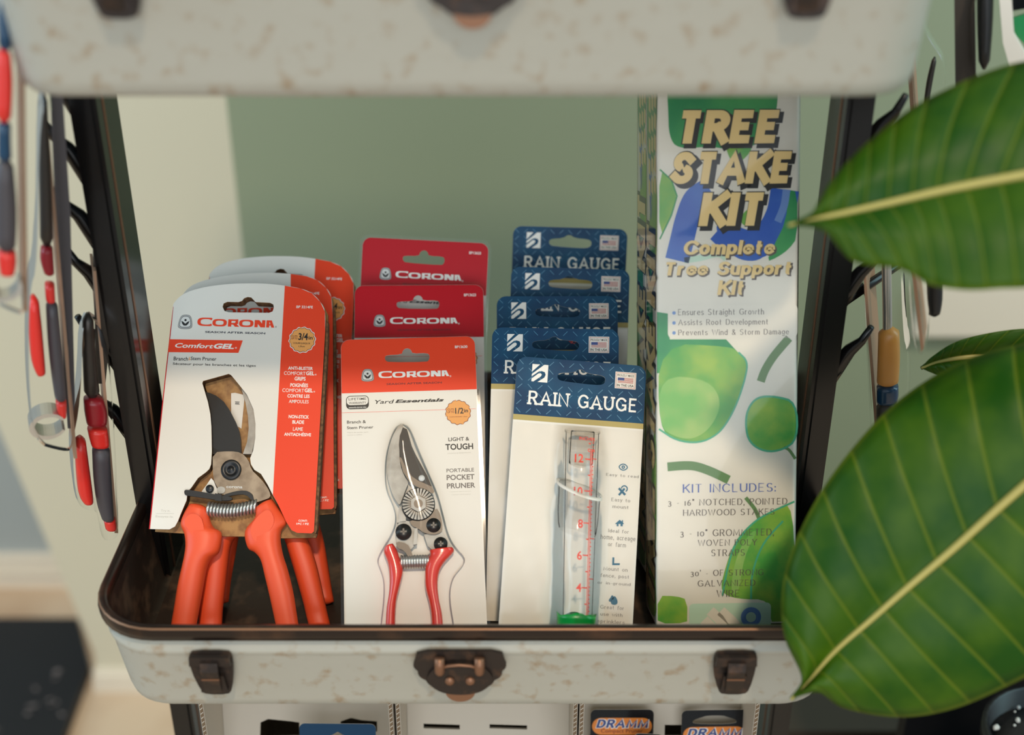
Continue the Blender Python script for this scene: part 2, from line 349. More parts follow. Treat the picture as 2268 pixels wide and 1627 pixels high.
    def stroke(self, pts, w, z, m, closed=False, wf=None):
        n = len(pts); Lf = []; Rt = []
        for i in range(n):
            p = pts[i]; a = pts[i - 1] if i or closed else None; b = pts[(i + 1) % n] if i < n - 1 or closed else None
            ds = []
            for q, r in ((a, p), (p, b)):
                if q is None or r is None: continue
                dx, dy = r[0] - q[0], r[1] - q[1]; l = math.hypot(dx, dy) or 1e-9; ds.append((dx / l, dy / l))
            ww = [(wf(d) if wf else w) / 2 for d in ds]; hw = sum(ww) / len(ww)
            nx, ny = sum(-d[1] for d in ds) / len(ds), sum(d[0] for d in ds) / len(ds); l = math.hypot(nx, ny) or 1e-9
            k = hw / max(l * l, .3); Lf.append((p[0] + nx * k, p[1] + ny * k)); Rt.append((p[0] - nx * k, p[1] - ny * k))
        fs = []; N = n if closed else n - 1
        for i in range(N): j = (i + 1) % n; fs.append((i, n + i, n + j, j))
        self.add([(x, y, z) for x, y in Lf + Rt], fs, m)
        return Lf, Rt
    def glyphs(self, s, box, z, m, thick=.16, thin=None, slab=0, shear=0, gap=.2, grow=0, fitcap=1.0):
        thin = thin or thick; tmp = []; x = 0
        wf = lambda d: (thin + (thick - thin) * abs(d[1])) + grow
        for ch in s:
            wd, st, sl = GL[ch]
            for si, stt in enumerate(st):
                pts = []; closed = False
                for e in stt:
                    if e[0] == 'a':
                        n = max(4, int(abs(e[6] - e[5]) / 18)); pts += [(e[1] + e[3] * math.cos(R(e[5] + (e[6] - e[5]) * i / n)), e[2] + e[4] * math.sin(R(e[5] + (e[6] - e[5]) * i / n))) for i in range(n + 1)]
                    elif e[0] == 'o': pts += ell(e[1], e[2], e[3], e[4], 20); closed = True
                    else: pts.append(e)
                pts = [p for i, p in enumerate(pts) if i == 0 or math.dist(p, pts[i - 1]) > 1e-4]
                if not closed and math.dist(pts[0], pts[-1]) < 1e-4: pts = pts[:-1]; closed = True
                tmp.append(([(px + x, py) for px, py in pts], closed, 0, si))
            if slab:
                for sx_, sy_ in sl: tmp.append(([(x + sx_ - slab, sy_), (x + sx_ + slab, sy_)], False, 1, 3))
            x += wd + gap + thick
        t = MB(1); tw = x - gap
        ht = (thin + grow) / 2
        for pts, closed, isl, si in tmp:
            if not closed and not isl:                # cut upright stroke ends level with the line
                pts = list(pts)
                for e, q in ((0, 1), (-1, -2)):
                    dx, dy = pts[e][0] - pts[q][0], pts[e][1] - pts[q][1]
                    if abs(dy) > .3 * math.hypot(dx, dy): l = ht / abs(dy); pts[e] = (pts[e][0] + dx * l, pts[e][1] + dy * l)
            t.stroke(pts, thick, si * .008, m, closed, wf)
        (x0, y0), (x1, y1) = box
        xs = [v[0] + shear * v[1] for v in t.v]; a, b = min(xs) + grow / 2, max(xs) - grow / 2
        h0 = -thin / 2; hh = 1 + thin
        self.add([(x0 + (v[0] + shear * v[1] - a) / (b - a) * (x1 - x0), y0 + (v[1] - h0) / hh * (y1 - y0), z + v[2]) for v in t.v], t.f, m)
    def build(self, name, parent=None, **props):
        me = bpy.data.meshes.new(name); me.from_pydata([tuple(v * self.k) for v in self.v], [], self.f)
        for m in self.mats: me.materials.append(M[m] if isinstance(m, str) else m)
        me.polygons.foreach_set('material_index', self.m); me.polygons.foreach_set('use_smooth', self.s)
        if self.uv:
            l = me.uv_layers.new(name='UVMap')
            for i, lp in enumerate(me.loops): l.data[i].uv = self.uv[lp.vertex_index]
        me.update()
        o = bpy.data.objects.new(name, me); COL.objects.link(o)
        if parent: o.parent = parent
        for a, b in props.items(): o[a] = b
        return o
def thing(name, label, cat, loc, ang=(0, 0, 0), group=None):
    o = bpy.data.objects.new(name, None); COL.objects.link(o); o.empty_display_size = .02
    o['label'] = label; o['category'] = cat
    if group: o['group'] = group
    place(o, loc, ang); return o
def place(o, loc, ang):     # ang = lean back, turn about the upright, tilt in the card's own plane
    l, y, r = map(R, ang)
    B = Matrix(((1, 0, 0), (0, math.sin(l), -math.cos(l)), (0, math.cos(l), math.sin(l))))
    o.matrix_world = Matrix.Translation(loc) @ (Matrix.Rotation(y, 3, 'Z') @ B @ Matrix.Rotation(r, 3, 'Z')).to_4x4()
def dup(root, loc, ang, label):
    r = root.copy(); COL.objects.link(r); r['label'] = label
    for c in root.children:
        d = c.copy(); COL.objects.link(d); d.parent = r
        for g in c.children:
            e = g.copy(); COL.objects.link(e); e.parent = d
    place(r, loc, ang); return r
def struct(o): o['kind'] = 'structure'; return o

# where each card stands: point of its lower edge, lean / turn / tilt
PLANE = {
 'm1': ((-0.0637, 0.6632, 0.8594), (44.79, 4.98, -0.69)),
 'm2': ((-0.0665, 0.7347, 0.8594), (37.98, 1.90, -0.38)),
 'm3': ((-0.0778, 0.8028, 0.8594), (27.39, -1.20, -2.39)),
 'r1': ((0.0338, 0.6563, 0.8594), (37.33, 4.45, -6.69)),
 'r2': ((0.0265, 0.7006, 0.8594), (33.62, -2.06, -0.08)),
 'r3': ((0.0345, 0.7531, 0.8594), (32.90, 1.17, -0.42)),
 'r4': ((0.0385, 0.7990, 0.8594), (27.29, -0.80, -1.26)),
 'r5': ((0.0397, 0.8802, 0.8594), (17.08, -0.22, -1.64)),
 'p1': ((-0.1960, 0.6647, 0.8594), (42.21, -0.20, -1.38)),
 'p2': ((-0.1801, 0.6895, 0.8594), (43.97, 4.97, -1.33)),
 'p3': ((-0.1820, 0.7210, 0.8594), (43.94, 3.84, -3.99)),
 'b1': ((0.1451, 0.6864, 0.8789), (23.40, 1.81, -0.26)),
 'LA': ((-0.2646, 0.6504, 1.2227), (0.00, 22.14, 0.00)),
 'LB': ((-0.2874, 0.7250, 1.1086), (0.00, 21.63, 0.00)),
 'LC': ((-0.2838, 0.7532, 0.9931), (0.00, 20.64, 0.00)),
 'RA': ((0.2624, 0.7960, 1.0299), (0.00, -18.25, 0.00)),
 'RB': ((0.3243, 0.9158, 0.9990), (0.00, -19.50, 0.00)),
 'RC': ((0.2605, 0.8357, 1.2288), (0.00, -17.32, 0.00)),
 'RD': ((0.2936, 0.8026, 1.2517), (0.00, -20.09, 0.00)),
 'kA': ((0.0000, 0.7350, 0.7200), (15.00, 0.00, 0.00)),
 'kB': ((0.0000, 0.7050, 0.7200), (15.00, 0.00, 0.00)),
}

def outline_logo(mb, bx, z, ink='black'):          # shield mark: rounded trapezoid, inner line, figure with raised arms
    (x0, y0), (x1, y1) = bx; W_, H_ = x1 - x0, y1 - y0
    def q(p): return [(x0 + a * W_, y0 + b * H_) for a, b in p]
    tr = [(.16, .95), (.5, 1.04), (.84, .95), (.98, .2), (.88, .02), (.5, -.04), (.12, .02), (.02, .2)]
    ins = lambda k: [(.5 + (a - .5) * k, .5 + (b - .5) * k) for a, b in tr]
    mb.flat(chaikin(q(tr), 2), z, 'gray'); mb.flat(chaikin(q(ins(.94)), 2), z + .04, 'logo')
    mb.flat(chaikin(q(ins(.80)), 2), z + .08, ink); mb.flat(chaikin(q(ins(.74)), 2), z + .12, 'logo2')
    mb.flat(q([(.24, .56), (.36, .50), (.5, .36), (.64, .50), (.76, .56), (.70, .36), (.58, .22), (.42, .22), (.30, .36)]), z + .16, ink)
    mb.flat(ell(x0 + .5 * W_, y0 + .62 * H_, .075 * W_, n=12), z + .16, ink)
def corona(mb, bx, z, m):                          # wide heavy capitals, first one taller
    (x0, y0), (x1, y1) = bx; W_, H_ = x1 - x0, y1 - y0; X = lambda a: x0 + a * W_; s = .86 * H_; t = .042 * W_; tv = .17 * H_
    cnt = [0]
    def nz(): cnt[0] += 1; return .009 * (cnt[0] % 7)
    wf = lambda d: tv + (t - tv) * abs(d[1])
    def so(cx, w_, h, a0, a1, y=0):                # squarish bowl
        p = []
        for i in range(29):
            a = R(a0 + (a1 - a0) * i / 28); c, q = math.cos(a), math.sin(a)
            p.append((X(cx) + math.copysign(abs(c) ** .72, c) * w_ * W_, y0 + h / 2 + math.copysign(abs(q) ** .72, q) * (h - tv) / 2))
        return p
    mb.stroke(so(.115, .092, H_, 42, 318), t, z + nz(), m, wf=wf)
    mb.flat([(X(.10), y0 + H_ - tv), (X(.165), y0 + H_ - tv), (X(.185), y0 + H_), (X(.10), y0 + H_)], z + nz(), m)
    mb.flat([(X(.10), y0), (X(.18), y0), (X(.165), y0 + tv), (X(.10), y0 + tv)], z + nz(), m)
    mb.stroke(so(.29, .072, s, 0, 347), t, z + nz(), m, True, wf)
    def bar(a): mb.flat([(X(a), y0), (X(a) + t, y0), (X(a) + t, y0 + s), (X(a), y0 + s)], z + nz(), m)
    bar(.40); mb.stroke([(X(.40), y0 + s - tv / 2), (X(.49), y0 + s - tv / 2), (X(.512), y0 + s * .88), (X(.512), y0 + s * .52), (X(.49), y0 + s * .40), (X(.43), y0 + s * .40)], t, z + nz(), m, wf=wf)
    mb.flat([(X(.455), y0 + s * .42), (X(.505), y0 + s * .42), (X(.548), y0), (X(.49), y0)], z + nz(), m)
    mb.stroke(so(.635, .072, s, 0, 347), t, z + nz(), m, True, wf)
    bar(.742); bar(.838); mb.flat([(X(.742), y0 + s), (X(.80), y0 + s), (X(.88), y0), (X(.822), y0)], z + nz(), m)
    mb.flat([(X(.895), y0), (X(.895) + t * .9, y0), (X(.895) + t * .9, y0 + s), (X(.895), y0 + s)], z + nz(), m)
    mb.flat([(X(.905), y0 + s - tv), (X(.94), y0 + s - tv), (X(.94), y0 + s), (X(.905), y0 + s)], z + nz(), m)
    mb.flat([(X(.928), y0 + s), (X(.962), y0 + s), (X(1.0), y0), (X(.962), y0)], z + nz(), m)
    mb.flat([(X(.92), y0 + .28 * s), (X(.975), y0 + .28 * s), (X(.975), y0 + .28 * s + tv * .9), (X(.92), y0 + .28 * s + tv * .9)], z + nz(), m)
def badge(mb, c, r, z, parts):
    x, y = c
    wav = [(x + (r + .35 * math.sin(14 * a)) * math.cos(a), y + (r + .35 * math.sin(14 * a)) * math.sin(a)) for a in [2 * math.pi * i / 84 for i in range(84)]]
    sc = lambda k: [(x + (px - x) * k, y + (py - y) * k) for px, py in wav]
    if parts: mb.flat(sc(1.06), z, 'white')
    mb.flat(wav, z + .04, 'darkred'); mb.flat(sc(.955), z + .08, 'orange')
    for i in range(4):
        a = R(100 + i * 95); mb.flat([(x + r * k * math.cos(a + d), y + r * k * math.sin(a + d)) for k, d in ((.9, -.02), (1.05, -.05), (1.05, .05), (.9, .02))], z + .12, 'orange')

# ================================================================ orange handled pruners on white and red cards
def make_carded_pruner():
    t = thing('carded_pruner', '', 'pruner', (0, 0, 0), group='orange handled pruners on white and red cards')
    H = [(-18.94,252.37),(-18.27,254.95),(-15.71,256.12),(-7.78,256.14),(-5.22,257.12),(-4.04,258.99),(-1.48,260.16),(1.19,259.86),(3.09,257.98),(4.53,256.46),(15.12,256.18),(17.5,254.96),(18.03,252.41),(17.33,249.83),(14.77,248.67),(-14.22,248.29),(-17.38,249.31)]
    left = [(-57.03,91.7),(-42.84,91.74)]
    cut = [(-42.84,91.74),(-39.23,93.86),(-37.45,97.7),(-35.82,103.24),(-32.79,112.23),(-32.67,117.77),(-30.16,121.25),(-26.06,128.04),(-20.86,132.21),(-18.75,134.59),(-17.83,137.89),(-18.02,146.52),(-19.11,157.79)] + [(-19.11,157.72),(-19.85,164.68),(-21.26,173.41),(-23.71,182.15),(-27.03,190.91),(-28.81,195.66),(-28.43,197.27),(-10.64,202.9),(-8.83,202.05),(-4.09,196.83),(3.51,188.16),(8.87,177.71),(11.11,167.24),(11.52,159.39)] + \
          [(11.62,156.85),(10.81,148.14),(9.15,142.91),(9.98,138.61),(12.66,134.72),(17.56,131.93),(22.79,124.35),(25.7,119.3),(31.44,110.08),(37.27,99.23),(41.46,93.44),(45.37,91.7)]
    right = [(45.37,91.7),(55.5,91.62),(56.93,93.01)]
    top = [(55.97,236.09),(54.91,250.62),(51.12,257.84),(44.56,264.1),(36.4,267.39),(24.79,269.3),(11.45,270.43),(-1.8,270.37),(-15.01,269.57),(-30.74,267.23),(-42.81,263.69),(-49.54,259.84),(-53.54,255.15),(-54.71,251.45),(-54.99,236.86),(-55.68,200.84)]
    top = crom(top, 4); out = left + cut + right + top
    c = MB()
    c.prism(out, -1.0, 0, 'paper', side='board', holes=[H])
    st = [(24.79,269.3),(36.4,267.39),(44.56,264.1),(51.12,257.84),(54.91,250.62),(55.97,236.09)] + [(56.93,93.01),(55.5,91.62),(45.37,91.7),(41.46,93.44),(37.27,99.23),(31.44,110.08),(26.84,117.62)]
    c.flat(st, .06, 'red')
    c.flat([(-54.53,251.46),(-54.99,236.86),(-55.68,200.84)] + [(-57.03,91.7),(-56.27,91.72)] + [(-54.98,200.86),(-54.37,236.87),(-54.27,251.46)], .06, 'crimson')
    outline_logo(c, [(-50.3,235.27),(-39.06,245.54)], .08)
    corona(c, [(-36.19,237.68),(19.37,243.89)], .08, 'red'); c.text('®', [(19.89,237.73),(21.12,238.97)], .08, 'gray')
    c.text('SEASON AFTER SEASON', [(-29.95,232.63),(13.24,234.05)], .08, 'navy', .018)
    c.flat([(-54.92,227.25),(-2.45,227.7),(-4.88,218.45),(-55.28,217.69)], .08, 'red')
    c.text('Comfort', [(-50.5,221.22),(-23.05,224.57)], .12, 'white', .014, .22); c.text('GEL', [(-22.8,221.15),(-8.3,225.01)], .12, 'white', .035, .22)
    c.text('®', [(-7.61,221.47),(-6.21,222.7)], .12, 'white')
    c.text('Branch', [(-50.69,211.78),(-40.48,214.57)], .08, 'black', .004); c.text('&', [(-40.07,212.19),(-38.67,214.67)], .08, 'orange'); c.text('Stem Pruner', [(-38.51,212.31),(-20.2,214.89)], .08, 'black', .004)
    c.text('Sécateur pour les branches et les tiges', [(-50.96,208.57),(8.26,210.26)], .08, 'black', .004)
    c.text('BP 3214FE', [(34.22,252.68),(46.1,254.66)], .1, 'white', .008)
    b = [(40.04,229.16),(49.03,229.39)]; badge(c, b[0], b[1][0] - b[0][0], .1, True)
    c.text('3/4', [(37.17,228.99),(43.99,234.24)], .26, 'black', .02); c.text('in', [(44.47,229.53),(47.36,232.35)], .26, 'black', .01)
    c.text('CUTS', [(32.17,231.06),(36.46,232.4)], .26, 'darkred'); c.text('UP TO', [(32.29,229.43),(36.57,230.68)], .26, 'darkred')
    c.text("COUPE JUSQU'À", [(33.65,226.06),(45.89,227.19)], .26, 'black', .006); c.text('1,9cm', [(37.82,223.8),(42.1,224.95)], .26, 'black', .006)
    c.text('ANTI-BLISTER', [(31.31,207.12),(48.96,209.52)], .1, 'white', .018); c.text('COMFORT', [(28.61,203.24),(43.99,205.88)], .1, 'white'); c.text('GEL', [(44.32,203.4),(50.23,206.28)], .1, 'white', .024); c.text('®', [(50.63,203.45),(51.85,204.48)], .1, 'white')
    c.text('GRIPS', [(36.43,199.33),(44.24,202.15)], .1, 'white', .018); c.text('POIGNÉES', [(33.71,194.59),(46.28,197.28)], .1, 'white', .018)
    c.text('COMFORT', [(28.34,190.8),(43.76,193.41)], .1, 'white'); c.text('GEL', [(44.08,190.96),(49.97,193.82)], .1, 'white', .024); c.text('®', [(50.37,191),(51.59,192.03)], .1, 'white')
    c.text('CONTRE LES', [(32.25,186.84),(47.91,189.35)], .1, 'white', .018); c.text('AMPOULES', [(33.55,182.94),(47.47,185.4)], .1, 'white', .014)
    c.text('NON-STICK', [(34.12,171.97),(48.43,174.41)], .1, 'white', .022); c.text('BLADE', [(36.96,168.12),(45.23,170.71)], .1, 'white', .02); c.text('LAME', [(37.73,163.13),(44.69,165.74)], .1, 'white', .014); c.text('ANTIADHÉSIVE', [(31.8,159.36),(50.7,161.66)], .1, 'white', .018)
    c.text('CONT:', [(45.83,99.45),(52.09,100.81)], .1, 'white', .01); c.text('1PC / PZ', [(44.62,97.29),(53.24,98.66)], .1, 'white', .01)
    c.text('Try it.', [(-49.93,103.89),(-43.41,105.41)], .08, 'pale'); c.flat([(-53.11,102.28),(-40.68,102.6),(-40.7,102.86),(-53.13,102.53)], .08, 'pale'); c.text('Essayez-le.', [(-53.2,99.89),(-40.67,101.26)], .08, 'pale')
    c.build('card', t)
    bk = MB()                                      # folded brown backing behind the printed front
    
    bb = [(-55,90.75),(-34.67,90.1),(-16.08,89.83),(-5.87,88.84),(16.03,89.25),(34.63,88.56),(57.31,89.66),(58.16,92.2)]
    bk.prism(bb + [(57.02,236.12),(55.96,250.64),(51.6,258.59),(44.69,264.84),(36.37,267.94),(11.44,270.62),(-15.01,269.57),(-30.72,267.04),(-42.79,263.51),(-49.53,259.66),(-52.99,254.98),(-54.09,251.47),(-54.37,236.87),(-54.81,200.86)], -11, -8.5, 'board', side='cutboard', holes=[H])
    bk.prism([(a, b) for a, b in [(57.33,92.01),(58.17,92.03),(58.85,94.74)] + [(58.22,230.72),(57.45,243.39),(56.05,243.36),(56.47,230.67)] + [(56.99,94.69)]], -8.5, -1, 'cutboard')
    ci = cut[2:-3]
    n = len(ci); bk.add([(x, y, -8.5) for x, y in ci] + [(x, y, -1) for x, y in ci], [(i, i + 1, n + i + 1, n + i) for i in range(n - 1)] + [(n + i, n + i + 1, i + 1, i) for i in range(n - 1)], 'cutboard')
    Hn = len(H); bk.add([(x, y, -8.5) for x, y in H] + [(x, y, -1) for x, y in H], [(i, (i + 1) % Hn, Hn + (i + 1) % Hn, Hn + i) for i in range(Hn)], 'cutboard')
    bk.build('backing_board', t, label='brown cardboard backing')
    k = MB(); k.prism([(-9.67,190.65),(-6.94,191.08),(-0.95,189.82),(0.16,188.96),(-0.35,165.19),(-3.49,166.86),(-8.55,176.38)], -8.4, -8.1, 'paper')
    for i in range(3): k.flat([(-6.44,184.72),(-3.14,184.63),(-3.11,184.19),(-6.4,184.28)] if i == 0 else ([(-6.2,183.84),(-3.43,183.83),(-3.39,183.39),(-6.16,183.4)] if i == 1 else [(-6.31,183.13),(-3.02,183.04),(-2.99,182.6),(-6.28,182.69)]), -8.0, 'black')
    k.build('price_tag', t, label='small white tag with barcode marks')
    b = MB(); bl = [(-26.8,190.21),(-23.44,189.41),(-18.96,187.58),(-13.43,183.48),(-8.62,177.26),(-3.63,168.6),(-0.75,162.56),(0.75,156.49),(1.71,146.1),(-5.16,144.19),(-17.94,145.59),(-19.85,164.68),(-21.26,173.41),(-23.71,182.15)]
    b.prism(bl, -5.5, -3.5, 'blade', side='darksteel'); b.build('blade', t, label='dark non-stick blade')
    h = MB(); hk = [(-0.76,198.7),(4.24,189.95),(7.43,182.08),(9.87,172.46),(10.88,164.61),(10.92,155.89),(9.41,146.3),(3.25,146.14),(5.59,154.88),(5.98,164.48),(4.81,173.21),(2.36,182.83),(-1.15,192.47)]
    h.prism(hk, -6.5, -2.6, 'castsilver'); h.build('anvil_hook', t, label='pale silver curved counter blade')
    p = MB(); p.prism(chaikin([(-17.68,146.53),(-5.44,147.72),(2.34,146.88),(7.86,141.84),(10.25,135),(15.99,130),(20.61,125.14),(24.12,120.11),(25.27,115.87),(19.74,113.6),(14.51,112.02),(13.2,115.99),(12.19,118.09),(7.77,120.36),(1.87,119.7),(-3.06,117.52),(-8.08,116.54),(-10.68,119.2),(-12.64,122.39),(-15.18,126.44),(-16.62,133.61)], 1), -4.4, -1.2, 'steel')
    p.prism([(-23.41,118.87),(-20.54,123.21),(-17.56,128.43),(-15.72,126.77),(-13.67,122.54),(-11.7,119.17),(-12.34,116.6),(-19.97,116.4)], -5.5, -2.2, 'paper')
    p.prism(chaikin([(-12.65,120.43),(-11.92,121.9),(-9.42,122.65),(-7.23,121.85),(-6.49,119.99),(-7.35,118.01),(-9.85,117.34),(-11.59,117.89)], 1), -1.2, -.4, 'castsilver')
    p.text('corona', [(-6.19,121.66),(5.04,123.76)], -1.1, 'logo2', .01)
    p.build('pivot_plate', t, label='brushed steel pivot plate')
    q = MB(); c1, r1 = [(-3.53,134.38),(3.54,134.57)]; r = r1[0] - c1[0]
    q.lathe([(r, -1.4), (r, .6), (r * .93, 1.1), (r * .62, 1.1), (r * .55, .4), (r * .3, .4), (r * .25, 1.0), (.01, 1.0)], c1, 'blackplastic', 32)
    c2_, r2 = [(-17.52,120.73),(-14.81,120.8)]; rr = r2[0] - c2_[0]; q.lathe([(rr, -2.4), (rr, .2), (rr * .8, .7), (.01, .7)], c2_, 'blackplastic', 18)
    q.build('pivot_bolt', t, label='black pivot bolt')
    s = MB(); a, bq = [(14.93,109.82),(-17.49,106.94)]
    for i in range(15):
        f = i / 14; cx, cy = a[0] + (bq[0] - a[0]) * f, a[1] + (bq[1] - a[1]) * f - 2.2 * math.sin(math.pi * f)
        s.tube([(cx + 4.6 * .25 * math.cos(R(u)) * .3, cy + 4.4 * math.cos(R(u)), -3.5 + 4.4 * math.sin(R(u))) for u in range(0, 361, 24)], 1.05, 'chrome', 6)
    s.build('spring', t, label='bright coil spring')
    z = MB(); z.prism(chaikin([(-34.63,118.74),(-32.82,119.47),(-22.67,118.2),(-12.34,116.6),(-8.03,115.86),(-1.18,115.18),(-0.82,112.81),(-7.74,112.29),(-12.03,112.77),(-22.34,114.2),(-32.62,115.21),(-34.24,116.19)], 1), -1, 1.6, 'blackplastic')
    z.prism([(-12.72,117.1),(-8.08,116.54),(-7.7,111.78),(-12.32,112.17)], 1.6, 3.2, 'blackplastic'); z.prism(chaikin([(-8.1,116.71),(0.18,119.48),(6.92,120.34),(11.46,118.75),(14.2,113.88),(12.56,113.16),(7.98,117.55),(0.79,117.11),(-7.11,115.03)], 1), -3.2, -.6, 'blackplastic')
    z.build('transport_strap', t, label='black plastic strap holding the handles shut')
    for L_, R_ in (([(-30.42,111.36),(-34.21,104.13),(-36.21,96.04),(-33.05,88.97),(-31.39,81.46),(-31.41,73.94),(-32.25,67.27),(-34.18,53.97),(-35.35,40.79),(-36.8,24.45),(-36.9,16.34),(-37.36,5.85)], [(-18.31,108.61),(-16.52,100.36),(-13.05,94.12),(-7.34,90.31),(-8.02,77.9),(-13.41,72.75),(-15.96,66.03),(-17.26,53.59),(-18.59,39.6),(-20,24.89),(-20.39,16.78),(-20.73,6.29)]),
                   ([(14.7,109.48),(14.98,101.18),(8.64,92.16),(11.43,80.91),(16.89,77.55),(21.5,72),(25.27,60.49),(29.07,48.23),(32.6,36.04),(35.5,25.54),(37.16,18.3),(39.79,7.89)], [(25.27,115.87),(30.2,109.63),(37.41,99.66),(34.07,94.09),(33.7,87.36),(36.1,76.97),(40.16,66.68),(44.83,51.93),(47.87,38.89),(50.72,25.94),(52.27,18.7),(54.85,8.29)])):
        hd = MB(); hd.limb(L_, R_, lambda t_: -4 + 4 * t_ - 4 * t_ * t_, lambda t_: 6 + 3.5 * math.sin(math.pi * min(1, t_ * 1.1)), 'grip')
        cx = [lerp(a_, b_, .42) for a_, b_ in zip(L_, R_)]
        pad = [lerp(L_[1], R_[1], .3), lerp(L_[1], R_[1], .75), lerp(L_[2], R_[2], .78), lerp(L_[3], R_[3], .6), lerp(L_[4], R_[4], .5), lerp(L_[3], R_[3], .25), lerp(L_[2], R_[2], .15)]
        o = hd.build('handle', t, label='orange cushioned handle')
        pd = MB(); pd.prism(chaikin(pad, 2), 3, 5.2, 'grip'); pd.build('grip_pad', o)
    f = MB(); f.flat(chaikin([(-26.53,195.36),(-10.57,202.01),(-4.02,195.95),(3.14,187.27),(8.34,176.82),(10.25,167.21),(10.73,158.49),(11.37,146.35),(-17.6,145.6),(-19.42,164.69),(-23.71,182.15)], 1), -.5, 'film'); f.build('window_film', t, label='clear window film over the blade')
    return t
pr = make_carded_pruner()
for i, (k, lb) in enumerate((('p1', 'foremost orange handled pruner on white card with wide red stripe'), ('p2', 'orange handled pruner on white and red card, middle one of three'), ('p3', 'rearmost orange handled pruner card, its dark red stripe nearest the red headers'))):
    if i == 0: place(pr, *PLANE[k]); pr['label'] = lb
    else: dup(pr, *PLANE[k], lb)

# ================================================================ small pruners sealed on red topped cards
def make_blister_pack(code, front):
    t = thing('blister_packed_pruner', '', 'pruner', (0, 0, 0), group='small pruners on red topped cards')
    wd, ht = 48.25, 233.5
    H = chaikin([(-15.87,220.92),(-4.73,221.16),(-4.02,223.9),(-2.22,225.52),(0.33,225.61),(2.13,224.13),(2.86,221.6),(13.64,221.69),(15.33,219.55),(14.66,216.23),(12.63,214.96),(-14.4,215.62),(-16.59,217.02),(-17.02,219.29)], 1)
    c = MB(); out = rrect(-wd, 0, wd, ht, 6.5); c.prism(out, -.7, 0, 'paper', side='paper', holes=[H])
    hd = [(-wd + .1, 193.5), (wd - .1, 193.5)] + [p for p in rrect(-wd + .1, 100, wd - .1, ht - .1, 6.4) if p[1] > 193.5]
    c.flat(hd, .06, 'red' if front else 'crimson', holes=[H])  # rear headers take the darker copy, their shade put into the red
    outline_logo(c, [(-34.52,201.86),(-24.49,210.96)], .1); corona(c, [(-21.88,203.93),(28.77,208.96)], .1, 'white'); c.text('®', [(28.99,203.14),(30.27,204.43)], .1, 'white')
    c.text('SEASON AFTER SEASON', [(-16.19,198.63),(23.27,200.01)], .1, 'darkred', .018); c.text(code, [(33.62,224.61),(42.62,226.69)], .1, 'white', .012)
    lw = rrect(*[(-45.04,181.64),(-28.96,191.46)][0], *[(-45.04,181.64),(-28.96,191.46)][1], 3); c.flat(lw, .06, 'black')
    a, b = [(-45.04,181.64),(-28.96,191.46)]; c.flat(rrect(a[0] + .5, a[1] + 3.0, b[0] - .5, b[1] - .5, 2.5), .1, 'paper')
    c.text('LIFETIME', [(-43.21,188.18),(-30.82,189.98)], .14, 'black', .02); c.text('WARRANTY', [(-43.04,185.42),(-30.87,187)], .14, 'black'); c.text('GARANTÍA DE POR VIDA', [(-43.19,182.35),(-30.72,183.25)], .14, 'white', .01)
    c.text('Yard', [(-24.72,185.03),(-10.92,187.89)], .08, 'black', .004, .25); c.text('Essentials', [(-10.39,185.22),(24.34,187.73)], .08, 'black', .03, .25)
    c.flat([(-48.3,179.12),(46.72,179.02),(46.73,179.24),(-48.3,179.34)], .06, 'red')
    q = [(34.14,176.8),(43.09,176.5)]; badge(c, q[0], q[1][0] - q[0][0], .08, False)
    c.text('CUTS', [(26.65,178.37),(31.24,179.87)], .24, 'darkred'); c.text('UP TO', [(26.58,176.5),(31.38,177.88)], .24, 'darkred'); c.text('1/2', [(32.05,175.88),(38.03,180.2)], .24, 'black', .015); c.text('in', [(38.45,176.65),(41.13,179.43)], .24, 'black', .015); c.text('CORTE MÁXIMO 1,25cm', [(27.84,173.27),(40.42,173.94)], .24, 'darkred')
    c.text('Branch &', [(-44.6,171.24),(-31.32,173.52)], .08, 'black', .004); c.text('Stem Pruner', [(-44.65,167.21),(-26.13,169.3)], .08, 'black', .004)
    c.text('Tijera de podar para', [(-44.7,164.39),(-29.77,165.18)], .08, 'pale'); c.text('ramas y tallos', [(-44.51,162.64),(-34.22,163.37)], .08, 'pale')
    c.text('LIGHT &', [(26.52,156.05),(41.26,158.8)], .08, 'black', .006); c.text('TOUGH', [(24.21,149.73),(43.8,154.14)], .08, 'black', .018); c.text('LIVIANA & RESISTENTE', [(25.64,146.97),(41.92,147.69)], .08, 'pale')
    c.text('PORTABLE', [(24.36,133.67),(43.74,136.29)], .08, 'gray', .004); c.text('POCKET', [(24.29,128.11),(43.85,131.89)], .08, 'gray', .016); c.text('PRUNER', [(24.29,122.14),(44.13,125.88)], .08, 'gray', .016); c.text('TIJERAS DE PODAR', [(25.92,119.53),(41.12,119.91)], .08, 'pale'); c.text('TAMAÑO DE BOLSILLO', [(27.21,117.35),(40.72,117.91)], .08, 'pale')
    c.build('card', t)
    k = MB(); k.prism(chaikin([(-8.42,167.06),(-6.5,167.75),(-4.62,166.93),(-6.42,162.85),(-7.61,157.46),(-8.24,148.83),(-7.85,139.13),(-5.14,130.48),(-2.12,126.1),(-4.32,121.93),(-7.68,112.54),(-9.19,110.49),(-11.29,113.73),(-13.58,118.04),(-16.09,126.62),(-17.36,135.19),(-17.2,142.69),(-15.54,151.24),(-12.61,159.8)], 1), 2.5, 6.5, 'castsilver')
    k.prism([(7.23,89.43),(19.73,91.54),(27.54,78.23),(19.23,77.01),(14.29,77.21),(9.58,81.54)], 2.5, 6.5, 'castsilver'); k.prism([(-9.19,110.49),(-4.84,101.91),(-4.92,98.77),(-11.14,98.49),(-10.2,103.17)], 2, 6, 'castsilver')
    k.build('hook_blade', t, label='silver curved hook blade')
